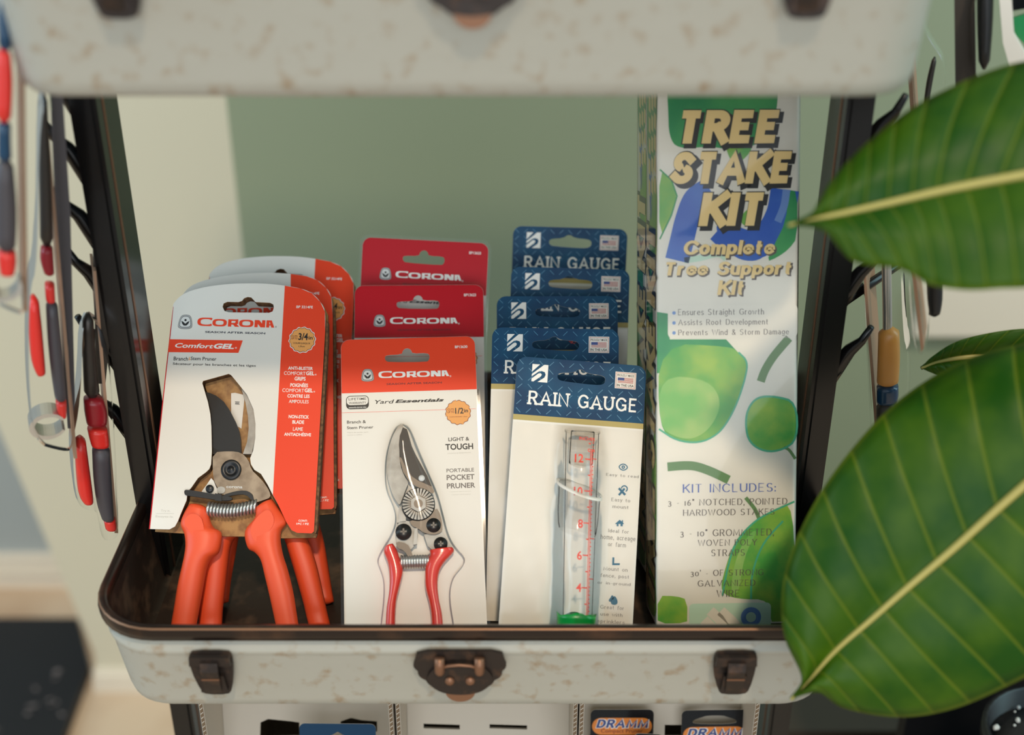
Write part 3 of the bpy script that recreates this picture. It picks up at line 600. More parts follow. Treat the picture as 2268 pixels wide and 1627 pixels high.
    b = MB(); b.prism([(-5.08,165.52),(-2.37,164.01),(-1.23,159.41),(0.67,151.75),(3.14,145.72),(5.82,140.25),(8.59,134.78),(10.77,130.42),(13.67,122.85),(8.27,124.12),(3.73,125.88),(0.05,129.22),(-3.47,134.15),(-5.97,139.06),(-7.89,146.12),(-8.34,153.15),(-7.55,159.63)], 4.5, 7, 'blade', side='steel')
    b.prism([(-8.35,144.52),(-6.7,143.39),(-3.94,136.31),(0.08,130.28),(4.18,127.15),(13.66,122.54),(15.23,119.08),(14.34,117.52),(8.16,120.4),(2.5,123.27),(-2.09,127.17),(-5.89,133.71)], 7, 7.5, 'darksteel')
    q = [(6.84,128.75),(9.04,128.67)]; b.lathe([(q[1][0] - q[0][0], 7), (q[1][0] - q[0][0], 7.4), (.01, 7.4)], q[0], 'logo2', 16)
    b.build('blade', t, label='dark pointed blade')
    g = MB(); q, q2 = [(4.01,110.3),(15.55,109.86)]; r = q2[0] - q[0]
    g.lathe([(r, 4), (r, 8.4), (r * .94, 9.2), (r * .6, 9.2)], q, 'darksteel', 40)
    for i in range(28):
        a0 = 360 / 28 * i; g.prism(ell(q[0] + r * .73 * math.cos(R(a0)), q[1] + r * .73 * math.sin(R(a0)), .5, 4) and [(q[0] + k_ * math.cos(R(a0 + d_)), q[1] + k_ * math.sin(R(a0 + d_))) for k_, d_ in ((r * .5, -3), (r * .95, -4.2), (r * .95, 4.2), (r * .5, 3))], 8.8, 9.9, 'castsilver')
    g.prism([(q[0] + r * .5 * math.cos(R(60 * i + 30)), q[1] + r * .5 * math.sin(R(60 * i + 30))) for i in range(6)], 8, 11, 'castsilver')
    g.prism(ell(q[0], q[1], r * .27), 11, 11.2, 'darksteel')
    g.build('pivot_nut', t, label='ridged round pivot nut')
    l = MB(); l.prism(chaikin([(-2.83,99.74),(6.46,98.33),(16.13,108.46),(19.25,102.03),(20.32,93.6),(19.16,90),(13.42,88.66),(7.26,90.47),(3.22,93.75),(-0.87,95.48)], 1), 4, 8, 'darksteel'); l.prism(chaikin([(-11.12,99.02),(-2.83,99.74),(3.3,96.36),(3.06,88.03),(-0.21,81.93),(1.36,82.91),(-3.4,78.44),(-10.56,79.77),(-12.23,87.6)], 1), 3.5, 6, 'castsilver')
    l.prism(chaikin([(-11.97,85.51),(-4.29,83.65),(-1.35,77.84),(-0.31,71.1),(-3.03,72.76),(-6.47,79.08),(-11.56,80.84)], 1), 6, 8, 'darksteel')
    l.prism([(0.95,93.84),(3.01,93.76),(2.39,82.87),(-0.2,82.45)], 6, 8.5, 'castsilver')
    for px_ in ([(-6.66,91.75),(-2.53,91.58)], [(14.05,95.42),(17.78,95.27)], [(18.49,82.43),(22,82.29)]):
        rr = px_[1][0] - px_[0][0]; l.lathe([(rr * 1.35, 6), (rr * 1.35, 8.2), (rr, 8.2), (rr, 9), (.01, 9)], px_[0], 'darksteel', 20)
        for d in (0, 90): l.prism([(px_[0][0] + rr * (.55 * math.cos(R(d + e)) ), px_[0][1] + rr * .55 * math.sin(R(d + e))) for e in (-15, 15, 165, 195)], 9, 9.2, 'blackplastic')
    l.build('lock_plate', t, label='grey lock plate with three screws')
    s = MB(); a, bq = [(9.57,71.21),(-8.51,71.44)]
    for i in range(11):
        f = i / 10; s.tube([(a[0] + (bq[0] - a[0]) * f, a[1] + (bq[1] - a[1]) * f + 4 * math.cos(R(u)), 5 + 4 * math.sin(R(u))) for u in range(0, 361, 30)], 1.0, 'chrome', 6)
    s.build('spring', t, label='bright coil spring')
    for L_, R_ in (([(-19.24,82.49),(-20.45,78.62),(-17.76,70.28),(-16.97,60.01),(-17.81,49.89),(-19.43,40.87),(-20.23,31.86),(-21.14,17.95)], [(-14.36,84.57),(-11.59,79.81),(-9.11,71.98),(-7.64,65.25),(-9.6,56.65),(-12.42,45.61),(-13.52,33.57),(-13.9,17.62)]),
                   ([(10.22,78.93),(10.93,75.28),(7.83,68.2),(6.96,60.04),(7.33,51.87),(9.39,42.65),(10.4,32.53),(10.1,16.55)], [(26.38,80.24),(27.28,76.69),(20.53,69.53),(16.92,63.21),(15.6,54.57),(16.29,44.38),(17.98,34.21),(18.69,16.17)])):
        hd = MB(); hd.limb(L_, R_, 6.5, 5.5, 'pinkgrip'); hd.build('handle', t, label='glossy red dipped handle')
    bo = [(-6.23,170.26),(-2.05,168.15),(1,163.68),(5.87,149.4),(12.7,131.96),(18.5,116.83),(21.64,101.94),(24.32,89.27),(28.67,80.77),(35.63,73.24),(34.19,68.15),(26.92,61.25),(23.99,51.16),(24.14,41.01),(25.77,29.85),(26.78,15.81),(-25.16,18.13),(-23.87,32.02),(-21.51,48.02),(-21.23,61.21),(-24.12,69.51),(-25.78,73.69),(-23.41,79.25),(-14.37,92.88),(-11.88,102.19),(-13.41,111.7),(-17.87,121.38),(-19.12,130.99),(-18.4,144.88),(-14.97,157.71),(-10.53,167.35)]
    f = MB(); bo = chaikin(bo, 2); ys_ = [p[1] for p in bo]; rows = []      # domed shell, row by row up the card
    lo_, hi_ = max(min(ys_), 2), max(ys_)
    for j in range(61):
        y = lo_ + .05 + (hi_ - .1 - lo_) * j / 60; xs_ = []
        for i in range(len(bo)):
            (ax, ay), (bx, by) = bo[i - 1], bo[i]
            if (ay - y) * (by - y) < 0: xs_.append(ax + (bx - ax) * (y - ay) / (by - ay))
        a_, b_ = min(xs_), max(xs_); hh = 13.5 * min(1, ((hi_ - y) / 14) ** .5 + .05)
        rows.append([((a_ + b_) / 2 - (b_ - a_) / 2 * math.cos(math.pi * i / 22), y, .4 + hh * math.sin(math.pi * i / 22) ** .55) for i in range(23)])
    f.loft(rows, 'blister', caps=False, closed=False)
    e = rrect(-wd - 2.2, -.5, wd + 2.2, ht + 2.4, 7.5)
    f.flat(e, .3, 'film', holes=[rrect(-wd + .6, .6, wd - .6, ht - .6, 6)]); f.flat(e, -1.0, 'film', holes=[rrect(-wd + 2, 2, wd - 2, ht - 2, 4)])
    f.build('blister', t, label='clear plastic blister')
    return t
t = make_blister_pack('BP13630', True); place(t, *PLANE['m1']); t['label'] = 'foremost small red handled pruner sealed on red topped white card'
t = make_blister_pack('BP13623', False); place(t, *PLANE['m2']); t['label'] = 'red topped pruner card with dark tagline, middle one of three'
dup(t, *PLANE['m3'], 'rearmost red topped pruner card with clear plastic edge, green shaded wall behind it')

# ================================================================ rain gauges in clear bags under blue header cards
def make_rain_gauge():
    t = thing('rain_gauge_pack', '', 'rain gauge', (0, 0, 0), group='rain gauges with blue header cards')
    wd, ht = 45.1, 213.5
    H = chaikin([(-14.79,204.17),(-5.75,204.88),(-0.95,208.2),(4.23,205.21),(13.37,204.75),(16.63,203.44),(17.06,200.73),(15.57,198.32),(10.16,197.44),(-12.61,198.39),(-15.85,199.51),(-16.66,202.19)], 1)
    c = MB(); c.prism(rrect(-wd, 150, wd, ht, 7), -.9, 0, 'teal', side='paper', holes=[H], back='paper')
    c.prism([(-wd, 7), (wd, 7), (wd, 150), (-wd, 150)], -.9, 0, 'paper')
    c.flat([(-wd, 150), (wd, 150), (wd, 171), (-wd, 171)], .05, 'paper'); c.flat([(-wd, 169.4), (wd, 169.4), (wd, 173.2), (-wd, 173.2)], .08, 'gold')
    def inhole(x, y): return -20 < x < 22 and 190 < y < 214
    for i in range(13):
        for j in range(7):                          # raised tread pattern printed on the header
            x, y = -42 + i * 7.0, 176.2 + j * 5.6; a = R(45 if (i + j) % 2 else -45)
            if inhole(x, y) and abs(x - 1) < 19 and 193 < y < 208: continue
            if y > 210 and abs(x) > 37: continue
            c.stroke([(x - 2.2 * math.cos(a), y - 2.2 * math.sin(a)), (x + 2.2 * math.cos(a), y + 2.2 * math.sin(a))], .42, .05, 'tread')
    (x0, y0), (x1, y1) = [(-34.26,196.01),(-23.2,208.85)]; y0 += .5
    q = lambda p: [(x0 + a / 105 * (x1 - x0), y1 - b / 130 * (y1 - y0)) for a, b in p]
    c.flat(q([(0, 0), (50, 0), (0, 58)]), .1, 'white')
    c.flat(q([(78, 0), (105, 0), (105, 130), (40, 130), (84, 94), (91, 72), (84, 54), (62, 47), (45, 52), (0, 92), (0, 74)]), .1, 'white')
    c.flat(q([(0, 128), (0, 108), (42, 68), (58, 64), (66, 74), (60, 88), (14, 128)]), .1, 'white')
    (x0, y0), (x1, y1) = [(23.72,196.45),(38.31,208.13)]; c.flat([(x0, y0), (x1, y0), (x1, y1), (x0, y1)], .1, 'paper')
    c.stroke([(x0 + .7, y0 + .7), (x1 - .7, y0 + .7), (x1 - .7, y1 - .7), (x0 + .7, y1 - .7)], .25, .13, 'flagred', True)
    W_, H_ = x1 - x0, y1 - y0; c.text('PROUDLY MADE', [(x0 + 1.4, y1 - 3.2), (x1 - 1.4, y1 - 1.5)], .16, 'black', .01); c.text('IN THE USA', [(x0 + 1.4, y0 + 1.4), (x1 - 1.4, y0 + 3.2)], .16, 'black', .01)
    fy0, fy1 = y0 + 4, y1 - 4
    for i in range(7): c.flat([(x0 + 1.8, fy0 + (fy1 - fy0) * 2 * i / 13), (x1 - 1.8, fy0 + (fy1 - fy0) * 2 * i / 13), (x1 - 1.8, fy0 + (fy1 - fy0) * (2 * i + 1) / 13), (x0 + 1.8, fy0 + (fy1 - fy0) * (2 * i + 1) / 13)], .14, 'flagred')
    c.flat([(x0 + 1.8, fy0 + (fy1 - fy0) * 6 / 13), (x0 + 6.4, fy0 + (fy1 - fy0) * 6 / 13), (x0 + 6.4, fy1), (x0 + 1.8, fy1)], .17, 'flagblue')
    c.glyphs('RAIN', [(-36.3, 180.6), (-6.8, 190.2)], .1, 'white', .19, .15, .2); c.glyphs('GAUGE', [(-1.2, 180.6), (39.4, 190.2)], .1, 'white', .19, .15, .2)
    T = lambda s, b, th=.13: c.glyphs(s, b, .08, 'gray', th, .09, .1)
    T('Easy to read', [(21.33,135.56),(43.87,137.42)]); T('Easy to', [(25.93,118.57),(38.84,120.85)]); T('mount', [(26.87,113.97),(37.95,116.19)])
    T('Ideal for', [(24.96,97.37),(39.06,99.65)]); T('home, acreage', [(19.99,92.54),(43.88,95.72)]); T('or farm', [(25.3,87.98),(37.66,90.85)])
    T('Mount on', [(23.04,71.69),(39.72,74.07)]); T('fence, post', [(21.51,67.13),(40.92,69.5)]); T('or in-ground', [(19.72,62.4),(42.34,64.27)])
    T('Great for', [(22.56,46.04),(38.6,48.46)]); T('use with', [(22.84,41.48),(37.92,43.69)]); T('sprinklers', [(21.23,36.72),(39.6,38.98)])
    e = [(32.79,142.27),(35.66,142.49)]; r = e[1][0] - e[0][0]
    c.stroke([(e[0][0] + r * math.cos(u), e[0][1] + r * .72 * math.copysign(abs(math.sin(u)) ** 1.4, math.sin(u))) for u in [2 * math.pi * i / 24 for i in range(24)]], .7, .08, 'icon', True); c.flat(ell(e[0][0], e[0][1], r * .42, n=16), .08, 'icon'); c.flat(ell(e[0][0], e[0][1], r * .16, n=10), .12, 'paper')
    c.stroke([(30.55,127.64),(35.19,123.42)], 1.6, .08, 'icon'); c.stroke([(34.56,127.74),(30.82,122.91)], 1.4, .1, 'icon'); c.stroke(ell(*[(34.38,127.54)][0], 2.0, n=14, a0=-60, a1=180), .8, .1, 'icon')
    c.flat([(29.26,103.25),(32.33,106.29),(33.92,105.18),(33.87,106.12),(34.63,106.18),(34.72,104.49),(35.53,103.6),(34.58,103.53),(34.67,102.03),(33.15,101.93),(33.07,103.43),(31.74,103.33),(31.82,101.83),(30.49,101.74),(30.41,103.23)], .08, 'icon')
    c.flat([(28.85,80.63),(30.17,80.72),(30.2,76.81),(34.17,77.08),(34.06,75.77),(28.96,75.41)], .08, 'icon')
    for s_, rr in (([(31.74,51.67)], 2.6), ([(30.2,53.78)], 1.3), ([(28.98,52.04)], 1.1)):
        x, y = s_[0]; c.flat(chaikin([(x, y + rr * 1.6), (x + rr, y), (x + rr * .7, y - rr), (x - rr * .7, y - rr), (x - rr, y)], 2), .08, 'icon')
    c.build('header_card', t)
    # clear measuring tube lying on the card; its axis runs down the card
    A_, B_ = [(1.93,163.99)][0], [(6.36,35.22)][0]
    ax = lambda f: lerp(A_, B_, f)
    RT = lambda f: 11.4 - 1.6 * f
    def ring(f, r, off=0, z=11.8, n=24): x, y = ax(f); return [(x + off + r * math.cos(R(360 * i / n)), y, z + r * math.sin(R(360 * i / n))) for i in range(n)]
    u = MB(); u.loft([ring(f, RT(f)) for f in (0, .03, .3, .6, 1.0)], 'tube', caps=False)
    u.loft([ring(-.004, RT(0) + .7), ring(.012, RT(0) + .7), ring(.012, RT(0) - 1)], 'smoke', caps=False); tb = u.build('measuring_tube', t, label='clear tapered measuring tube')
    k = MB()
    sl = lambda x, f: (x, *ax(f)[1:])
    def onfront(dx, y):                              # point on the front of the tube
        f = (y - A_[1]) / (B_[1] - A_[1]); r = RT(f) + .12; cx = ax(f)[0]; return (cx + dx, y, 11.8 + math.sqrt(max(r * r - dx * dx, 0)))
    def mark(dx0, dx1, y, h, m='scale'):
        k.add([onfront(dx0, y - h / 2), onfront(dx1, y - h / 2), onfront(dx1, y + h / 2), onfront(dx0, y + h / 2)], [(0, 1, 2, 3)], m)
    ys = [p[1] for p in [(9.21,143.76),(8.14,121.82),(8.49,100.53),(7.39,79.68),(7.26,58.78),(6.66,38)]]
    d = [-(3.2 - .1 * i) + 8.5 for i in range(6)]
    top, bot = ys[0] + 6, ys[-1] - 8; n = 30
    for dx in (4.6, 5.6):
        for i in range(n): mark(dx, dx + .5, top + (bot - top) * (i + .5) / n, abs(bot - top) / n)
    step = (ys[0] - ys[-1]) / 20
    for i in range(-2, 23):
        y = ys[0] - i * step
        if i % 2 == 0: mark(3.2 if i % 4 else 1.0, 4.8, y, .8)
        mark(5.8, 7.0 if i % 5 else 9.2, y + .7, .6); mark(5.8, 6.8, y + step / 2 + .7, .5)
    for s_, y in zip(('12', '10', '8', '6', '4', '2'), ys):
        V, F = font_mesh(s_, .02); xs = [v[0] for v in V]; sc = 7.8; x_ = -5.8 if len(s_) == 2 else -2.6
        k.add([onfront(x_ + (v[0] - min(xs)) * sc * .9, y - 2.4 + v[1] * sc) for v in V], F, 'scale')
    for s_, y, sc, x_ in (('INCHES', ys[0] + 12.5, 3.2, -3.5), ('cm', ys[0] + 5, 4.5, 2.5)):
        V, F = font_mesh(s_, .01); k.add([onfront(x_ + v[0] * sc, y + v[1] * sc) for v in V], F, 'scale')
    k.build('printed_scale', t, label='red printed scale from 12 down to 2')
    m = MB(); a = [(2.11,108.35)][0]
    fr = (a[1] - A_[1]) / (B_[1] - A_[1])
    pts = []
    for j, (dz, rr) in enumerate(((16, 14.6), (8, 14.2), (-2, 14), (-10, 13.2), (-14, 12.2))):
        x, y = ax(fr); loop = []
        for i in range(24):
            th = R(360 * i / 24); loop.append((x - 1.5 + rr * math.cos(th), y + dz - 4.5 * (math.cos(th) + math.sin(th)) * (1 if j < 2 else .6), 11.8 + rr * .78 * math.sin(th)))
        pts.append(loop)
    m.loft(pts, 'smoke', caps=False); m.loft([[(x + (x - a[0]) * .0, y, z) for x, y, z in pts[0]], [(x * 1 + (x - ax(fr)[0]) * .09, y + .9, z + (z - 11.8) * .09) for x, y, z in pts[0]], [(x + (x - ax(fr)[0]) * .09, y - 1.4, z + (z - 11.8) * .09) for x, y, z in pts[0]]], 'paper', caps=False)
    m.build('overflow_collar', t, label='smoky clear collar with pale rim')
    s = MB(); x, y = ax(.06); s.loft([[(x + 8.2 * math.cos(R(q_)), y + dy - (2.5 if dy < 0 else 0) * (1 - abs(math.cos(R(q_)))), 11.8 + 8.2 * math.sin(R(q_))) for q_ in range(0, 360, 20)] for dy in (7, 0, -12, -15)], 'smoke', caps=True); s.build('funnel_insert', t, label='grey insert in the tube mouth')
    g = MB(); x, y = ax(1.0); y += 3
    g.loft([[(x - 1 + (rr + (1.5 * abs(math.sin(4 * R(q_))) if j == 2 else 0)) * math.cos(R(q_)), y + dy + (1.6 * math.cos(4 * R(q_)) if j == 3 else 0), 12.0 + rr * math.sin(R(q_)) * .9) for q_ in range(0, 360, 10)] for j, (dy, rr) in enumerate(((-14, 9), (-9, 12.5), (0, 11.8), (3, 13.4)))], 'greenplastic', caps=True); g.build('ground_stake_base', t, label='green plastic base')
    b = MB(); gx, gy = 18, 24; loops = []
    for j in range(gy + 1):
        row = []
        for i in range(gx + 1):
            x = -44.6 + 89.2 * i / gx; y = 8 + 160 * j / gy; dd = (x - ax((y - A_[1]) / (B_[1] - A_[1]))[0]) / 17
            z = .6 + 23.5 * max(0, 1 - dd * dd) ** .8 * min(1, (168 - y) / 26) + (1.3 * math.sin(x * .28 + y * .11) + .8 * math.sin(x * .55 - y * .2)) * min(1, i / 3, (gx - i) / 3, (gy - j) / 3)
            row.append((x, y, max(z, .35)))
        loops.append(row)
    b.loft(loops, 'bag', caps=False, closed=False); b.build('clear_bag', t, label='creased clear bag')
    return t
rg = make_rain_gauge()
RL = ('foremost blue header rain gauge, its clear tube and red scale in full view', 'second rain gauge from the front, shifted left with only first letters showing',
      'third rain gauge from the front, tilted card with letters behind its hole', 'fourth rain gauge from the front, gold band seen through its hole', 'rearmost rain gauge, its blue header standing tallest against the green shaded wall')
for i, k in enumerate(('r1', 'r2', 'r3', 'r4', 'r5')):
    if i == 0: place(rg, *PLANE[k]); rg['label'] = RL[0]
    else: dup(rg, *PLANE[k], RL[i])

# ================================================================ tree stake kits in tall printed cartons
def make_carton():
    t = thing('stake_kit_carton', '', 'carton', (0, 0, 0), group='tall tree stake kit cartons')
    W_, H_, D_ = 47.25, 368, 50
    c = MB(); c.loft([[(x, y, z) for x, z in rrect(-W_, -D_, W_, 0, 2, 3)[::-1]] for y in (0, H_)], 'carton', smooth=False)
    P = lambda s: s
    F = lambda poly, z, m, n=2: c.flat([(max(-W_ + .3, min(W_ - .3, x)), max(1, min(H_ - 1, y))) for x, y in (chaikin(poly, n) if n else poly)], z, m)
    F([(-41.08,364.27),(32.08,363.97),(32.28,345.22),(26.08,326.43),(6.96,317.1),(-10.12,321.39),(-33.51,319.43),(-39.38,327.83),(-39.96,345.56)], .1, 'leafdark'); F([(-1.65,329.72),(11.1,332.79),(17.6,320.19),(4.9,307.66),(-1.57,317.15)], .14, 'leafprint')
    F([(-45.71,306.92),(-37.7,299.52),(-33.62,288.96),(-37.63,276.33),(-45.6,260.52)], .1, 'leafprint', 1); c.stroke([(-45.39,306.39),(-37.7,299.52),(-33.94,288.97),(-37.63,276.33),(-45.28,260.73)], 1, .13, 'leafdark')
    c.stroke(crom([(-33.79,246.63),(-31.15,257.23),(-26.94,274.14),(-21.66,286.78),(-12.08,293.04)], 6), 16, .1, 'blueprint'); c.stroke(crom([(-5.51,267.63),(5.27,259.07),(19.24,256.83),(28.82,265.26),(35.13,277.93),(37.65,292.71)], 6), 19, .11, 'blueprint')
    F([(-9.82,271.9),(5.23,264.37),(24.55,263.17),(26.82,250.39),(18.27,245.14),(5.36,247.37),(-3.3,257.01)], .14, 'blueprint'); F([(9.41,278.11),(20.07,283.32),(23.35,275.9),(15.92,268.54),(8.4,269.65)], .18, 'leafprint')
    c.stroke(crom([(33.05,271.59),(37.23,282.15),(38.72,292.7)], 5), 5, .2, 'paleblue')
    F([(40.33,292.69),(45.92,291.07),(46.28,260.88),(40.77,253.48),(33.3,248.21),(25.8,245.08),(31.06,256.74),(38.42,271.55)], .13, 'leafdark', 1)
    c.stroke(crom([(-28.97,246.59),(-18.26,248.1),(-6.47,250.66),(-1.09,247.43)], 4), 4, .1, 'mint')
    for s, y0, y1, a, b in (('TREE', 275, 65, 355, 985), ('STAKE', 526, 322, 272, 1060), ('KIT', 787, 577, 452, 885)):
        bx = {'TREE': [(-30.8,323.07),(33.68,344.69)], 'STAKE': [(-39.32,296.79),(42.09,317.74)], 'KIT': [(-19.92,269.12),(23.85,291.01)]}[s]
        (ax_, ay), (bx_, by) = bx
        c.glyphs(s, [(ax_ + 2, ay - 2.2), (bx_ + 2, by - 2.2)], .24, 'black', .36, .33, 0, .16, .03, .12)
        c.glyphs(s, bx, .3, 'black', .36, .33, 0, .16, .03, .075); c.glyphs(s, bx, .36, 'goldletter', .36, .33, 0, .16, .03, .0)
    for s in ('Complete', 'Tree Support', 'Kit'):
        bx = {'Complete': [(-29.43,250.31),(31.5,259.72)], 'Tree Support': [(-40.95,236.68),(42.63,245.58)], 'Kit': [(-6.98,223.48),(10.88,233.26)]}[s]
        (ax_, ay), (bx_, by) = bx
        c.glyphs(s, [(ax_ + .9, ay - .9), (bx_ + .9, by - .9)], .24, 'browntext', .28, .24, 0, .14, .06, .07); c.glyphs(s, bx, .3, 'goldletter', .28, .23, 0, .14, .06)
    F([(-47.64,212.61),(-39.58,211.47),(-38.46,194.29),(-0.72,193.92),(10.18,181.96),(12.43,171.13),(-47.56,171.77)], .08, 'leafdark', 0)
    a, b = [(-39.78,194.52),(47.14,217.31)]; c.flat(rrect(a[0], a[1], b[0], b[1], 4), .12, 'carton')
    bx3 = ([(-32.92,210.34),(24.5,214.3)], [(-32.9,203.69),(27.26,207.41)], [(-32.87,196.93),(41.39,200.61)]); dots = [(-35.71,211.86),(-35.69,205.22),(-35.67,198.56)]
    for s, bx, d in zip(('Ensures Straight Growth', 'Assists Root Development', 'Prevents Wind & Storm Damage'), bx3, dots):
        c.glyphs(s, bx, .16, 'browntext', .15, .06, .09); c.flat(ell(d[0], d[1], 1.2, n=12), .16, 'paleblue')
    F([(-45.92,191.7),(1.67,189.33),(7.66,185.22),(13.91,179.21),(12.57,168.48),(7.32,151.8),(0.83,138.68),(-6.3,130.35),(-18.25,124.48),(-33.82,126.47),(-45.8,134.43)], .1, 'leafprint'); F([(-45.28,170.3),(-12.5,167.56),(-2.85,151.91),(-9.92,135.2),(-21.85,126.93),(-33.83,128.28),(-45.2,135.62)], .14, 'leafpale')
    c.stroke(chaikin([(7.66,185.22),(13.91,179.21),(12.57,168.48),(7.32,151.8),(0.83,138.68),(-6.3,129.75),(-18.25,124.24),(-33.82,126.11),(-45.56,134.19)], 2, False), 1.2, .18, 'leafedge')
    c.stroke(crom([(22.75,165.39),(25.67,173.12),(31.55,182.6),(41.58,194.4)], 4), 5.5, .12, 'stemprint'); c.stroke(crom([(-39.75,108.48),(-24.17,109.12),(-12.15,105.71),(1.71,99.11)], 4), 6, .12, 'stemprint')
    sm = [(20.45,155.24),(33.03,155.34),(46.86,151.35),(48,126.08),(38.21,118.96),(26.2,117.66),(15.33,124.07),(12.59,136.14),(13.94,146.93)]; F(sm, .12, 'leafprint'); c.stroke(chaikin(sm, 2), 1.4, .16, 'leafedge', True); c.stroke(crom([(38.8,120.76),(42.43,118.91),(46.71,112.81)], 4), 2, .12, 'stemprint')
    F([(-3.81,22.07),(-0.88,36.76),(5.04,55.03),(13.41,65.9),(21.81,72.49),(32.62,77.81),(46.45,83.71),(47.47,-4.06),(31.02,-3.79),(30.82,16.6),(7.75,16.96)], .1, 'leafprint'); F([(2.86,21.96),(7.5,48.88),(17.05,63.41),(21.88,64.56),(12.36,46.36),(8.94,19.41)], .13, 'leafpale')
    for s in ([(17.46,16.81),(18.51,35.24),(25.6,54.73),(38.74,70.42)], [(-1.97,19.58),(1.53,39.18),(7.45,56.22),(21.81,71.88),(46.45,83.71)]): c.stroke(crom(s, 6), 1.3, .16, 'leafedge')
    c.stroke(crom([(13.24,86.83),(19.33,79.22),(22.41,72.48)], 4), 2.6, .12, 'stemprint')
    F([(-46.15,20.28),(-33.46,19.83),(-25.94,17.25),(-26.1,-2.84),(-46.1,-2.51)], .1, 'leafprint', 1)
    a, b = [(-24.67,-7.19),(31.19,14.37)]; c.flat(rrect(a[0], a[1], b[0], b[1], 3), .16, 'mint')
    for s in ([(-10.4,9.25),(-4.3,3.59),(3.07,-7.65)], [(-3.12,9.13),(4.21,2.22),(12.8,-7.81)], [(-14.61,3.15),(-9.11,-2.5),(-5.44,-7.51)]): c.stroke(s, 7, .2, 'carton')
    o = [(17.56,4.47),(23.4,4.38)]; c.stroke(ell(o[0][0], o[0][1], o[1][0] - o[0][0]), 2.2, .2, 'paleblue', True); c.stroke(ell(o[0][0], o[0][1], (o[1][0] - o[0][0]) * .7), 1.2, .22, 'paleblue', True)
    c.glyphs('KIT INCLUDES:', [(-29.51,90.81),(33.67,96.51)], .2, 'bluetext', .15, .05, .1)
    for s, bx in (('3 - 16" NOTCHED, POINTED', [(-39.32,81.97),(41.61,86.21)]), ('HARDWOOD STAKES', [(-29.2,75.02),(32.87,79.15)]), ('3 - 10" GROMMETED,', [(-30.95,60.81),(32.77,65.38)]), ('WOVEN POLY', [(-19.11,54.17),(21.35,58.34)]), ('STRAPS', [(-9.78,47.06),(12.94,51.5)]), ("30' - OF STRONG", [(-23.85,33.43),(25.78,37.58)]), ('GALVANIZED', [(-18.98,26.24),(20.39,30.42)]), ('WIRE', [(-6.22,18.79),(9.53,23.46)])):
        c.glyphs(s, bx, .22, 'browntext', .15, .05, .1)
    # left side panel: same words running up the carton
    c.T = Matrix(((0, 0, -1, -W_), (0, 1, 0, 0), (1, 0, 0, -D_), (0, 0, 0, 1)))       # side x: back(0) .. front(D_)
    G = lambda poly, z, m: c.flat([(max(.5, min(D_ - .5, x)), y) for x, y in chaikin(poly, 2)], z, m)
    for poly, m in (([(0, 395), (D_, 395), (D_, 330), (30, 300), (0, 320)], 'leafdark'), ([(20, 290), (D_, 310), (D_, 250), (40, 230), (10, 255)], 'leafprint'), ([(0, 240), (30, 250), (34, 150), (10, 110), (0, 120)], 'leafdark'), ([(30, 120), (D_, 140), (D_, 60), (44, 40), (24, 80)], 'leafprint'), ([(0, 60), (40, 50), (D_, 20), (D_, 2), (0, 2)], 'leafprint'), ([(8, 330), (20, 330), (30, 280), (18, 270)], 'blueprint')): G(poly, .1, m)
    c.T = c.T @ Matrix(((0, -1, 0, D_), (1, 0, 0, 0), (0, 0, 1, 0), (0, 0, 0, 1)))     # words run upward, tops toward the back
    for s, a, b in (('TREE', 14, 96), ('STAKE', 104, 206), ('KIT', 214, 272)):
        c.glyphs(s, [(a + 1.5, 5), (b + 1.5, 47)], .16, 'black', .36, .33, 0, .16, .03, .13); c.glyphs(s, [(a, 6), (b, 48)], .22, 'black', .36, .33, 0, .16, .03, .08); c.glyphs(s, [(a, 6), (b, 48)], .28, 'goldletter', .36, .33, 0, .16, .03)
    for i in range(6):
        for j in range(3): c.T, T0 = c.T, c.T; c.flat([(290 + i * 14, 4 + j * 13), (300 + i * 14, 4 + j * 13), (303 + i * 14, 13 + j * 13), (293 + i * 14, 13 + j * 13)], .2, 'goldletter')
    c.T = None
    c.build('carton_body', t)
    f = MB(); f.loft([[(x, y, z) for x, z in rrect(-W_ - .6, -D_ - .6, W_ + .6, .9, 2.4, 3)[::-1]] for y in (.2, H_)], 'film', caps=False, smooth=False); f.build('shrink_wrap', t, label='clear shrink wrap')
    return t
ct = make_carton(); place(ct, *PLANE['b1']); ct['label'] = 'front tree stake kit carton, gold words on white with green leaves'
o, a = PLANE['b1']; l = R(a[0])
dup(ct, (o[0] - .0015, o[1] + 0.0525 / math.cos(l), o[2]), a, 'rear tree stake kit carton, only a strip seen left of the front carton')

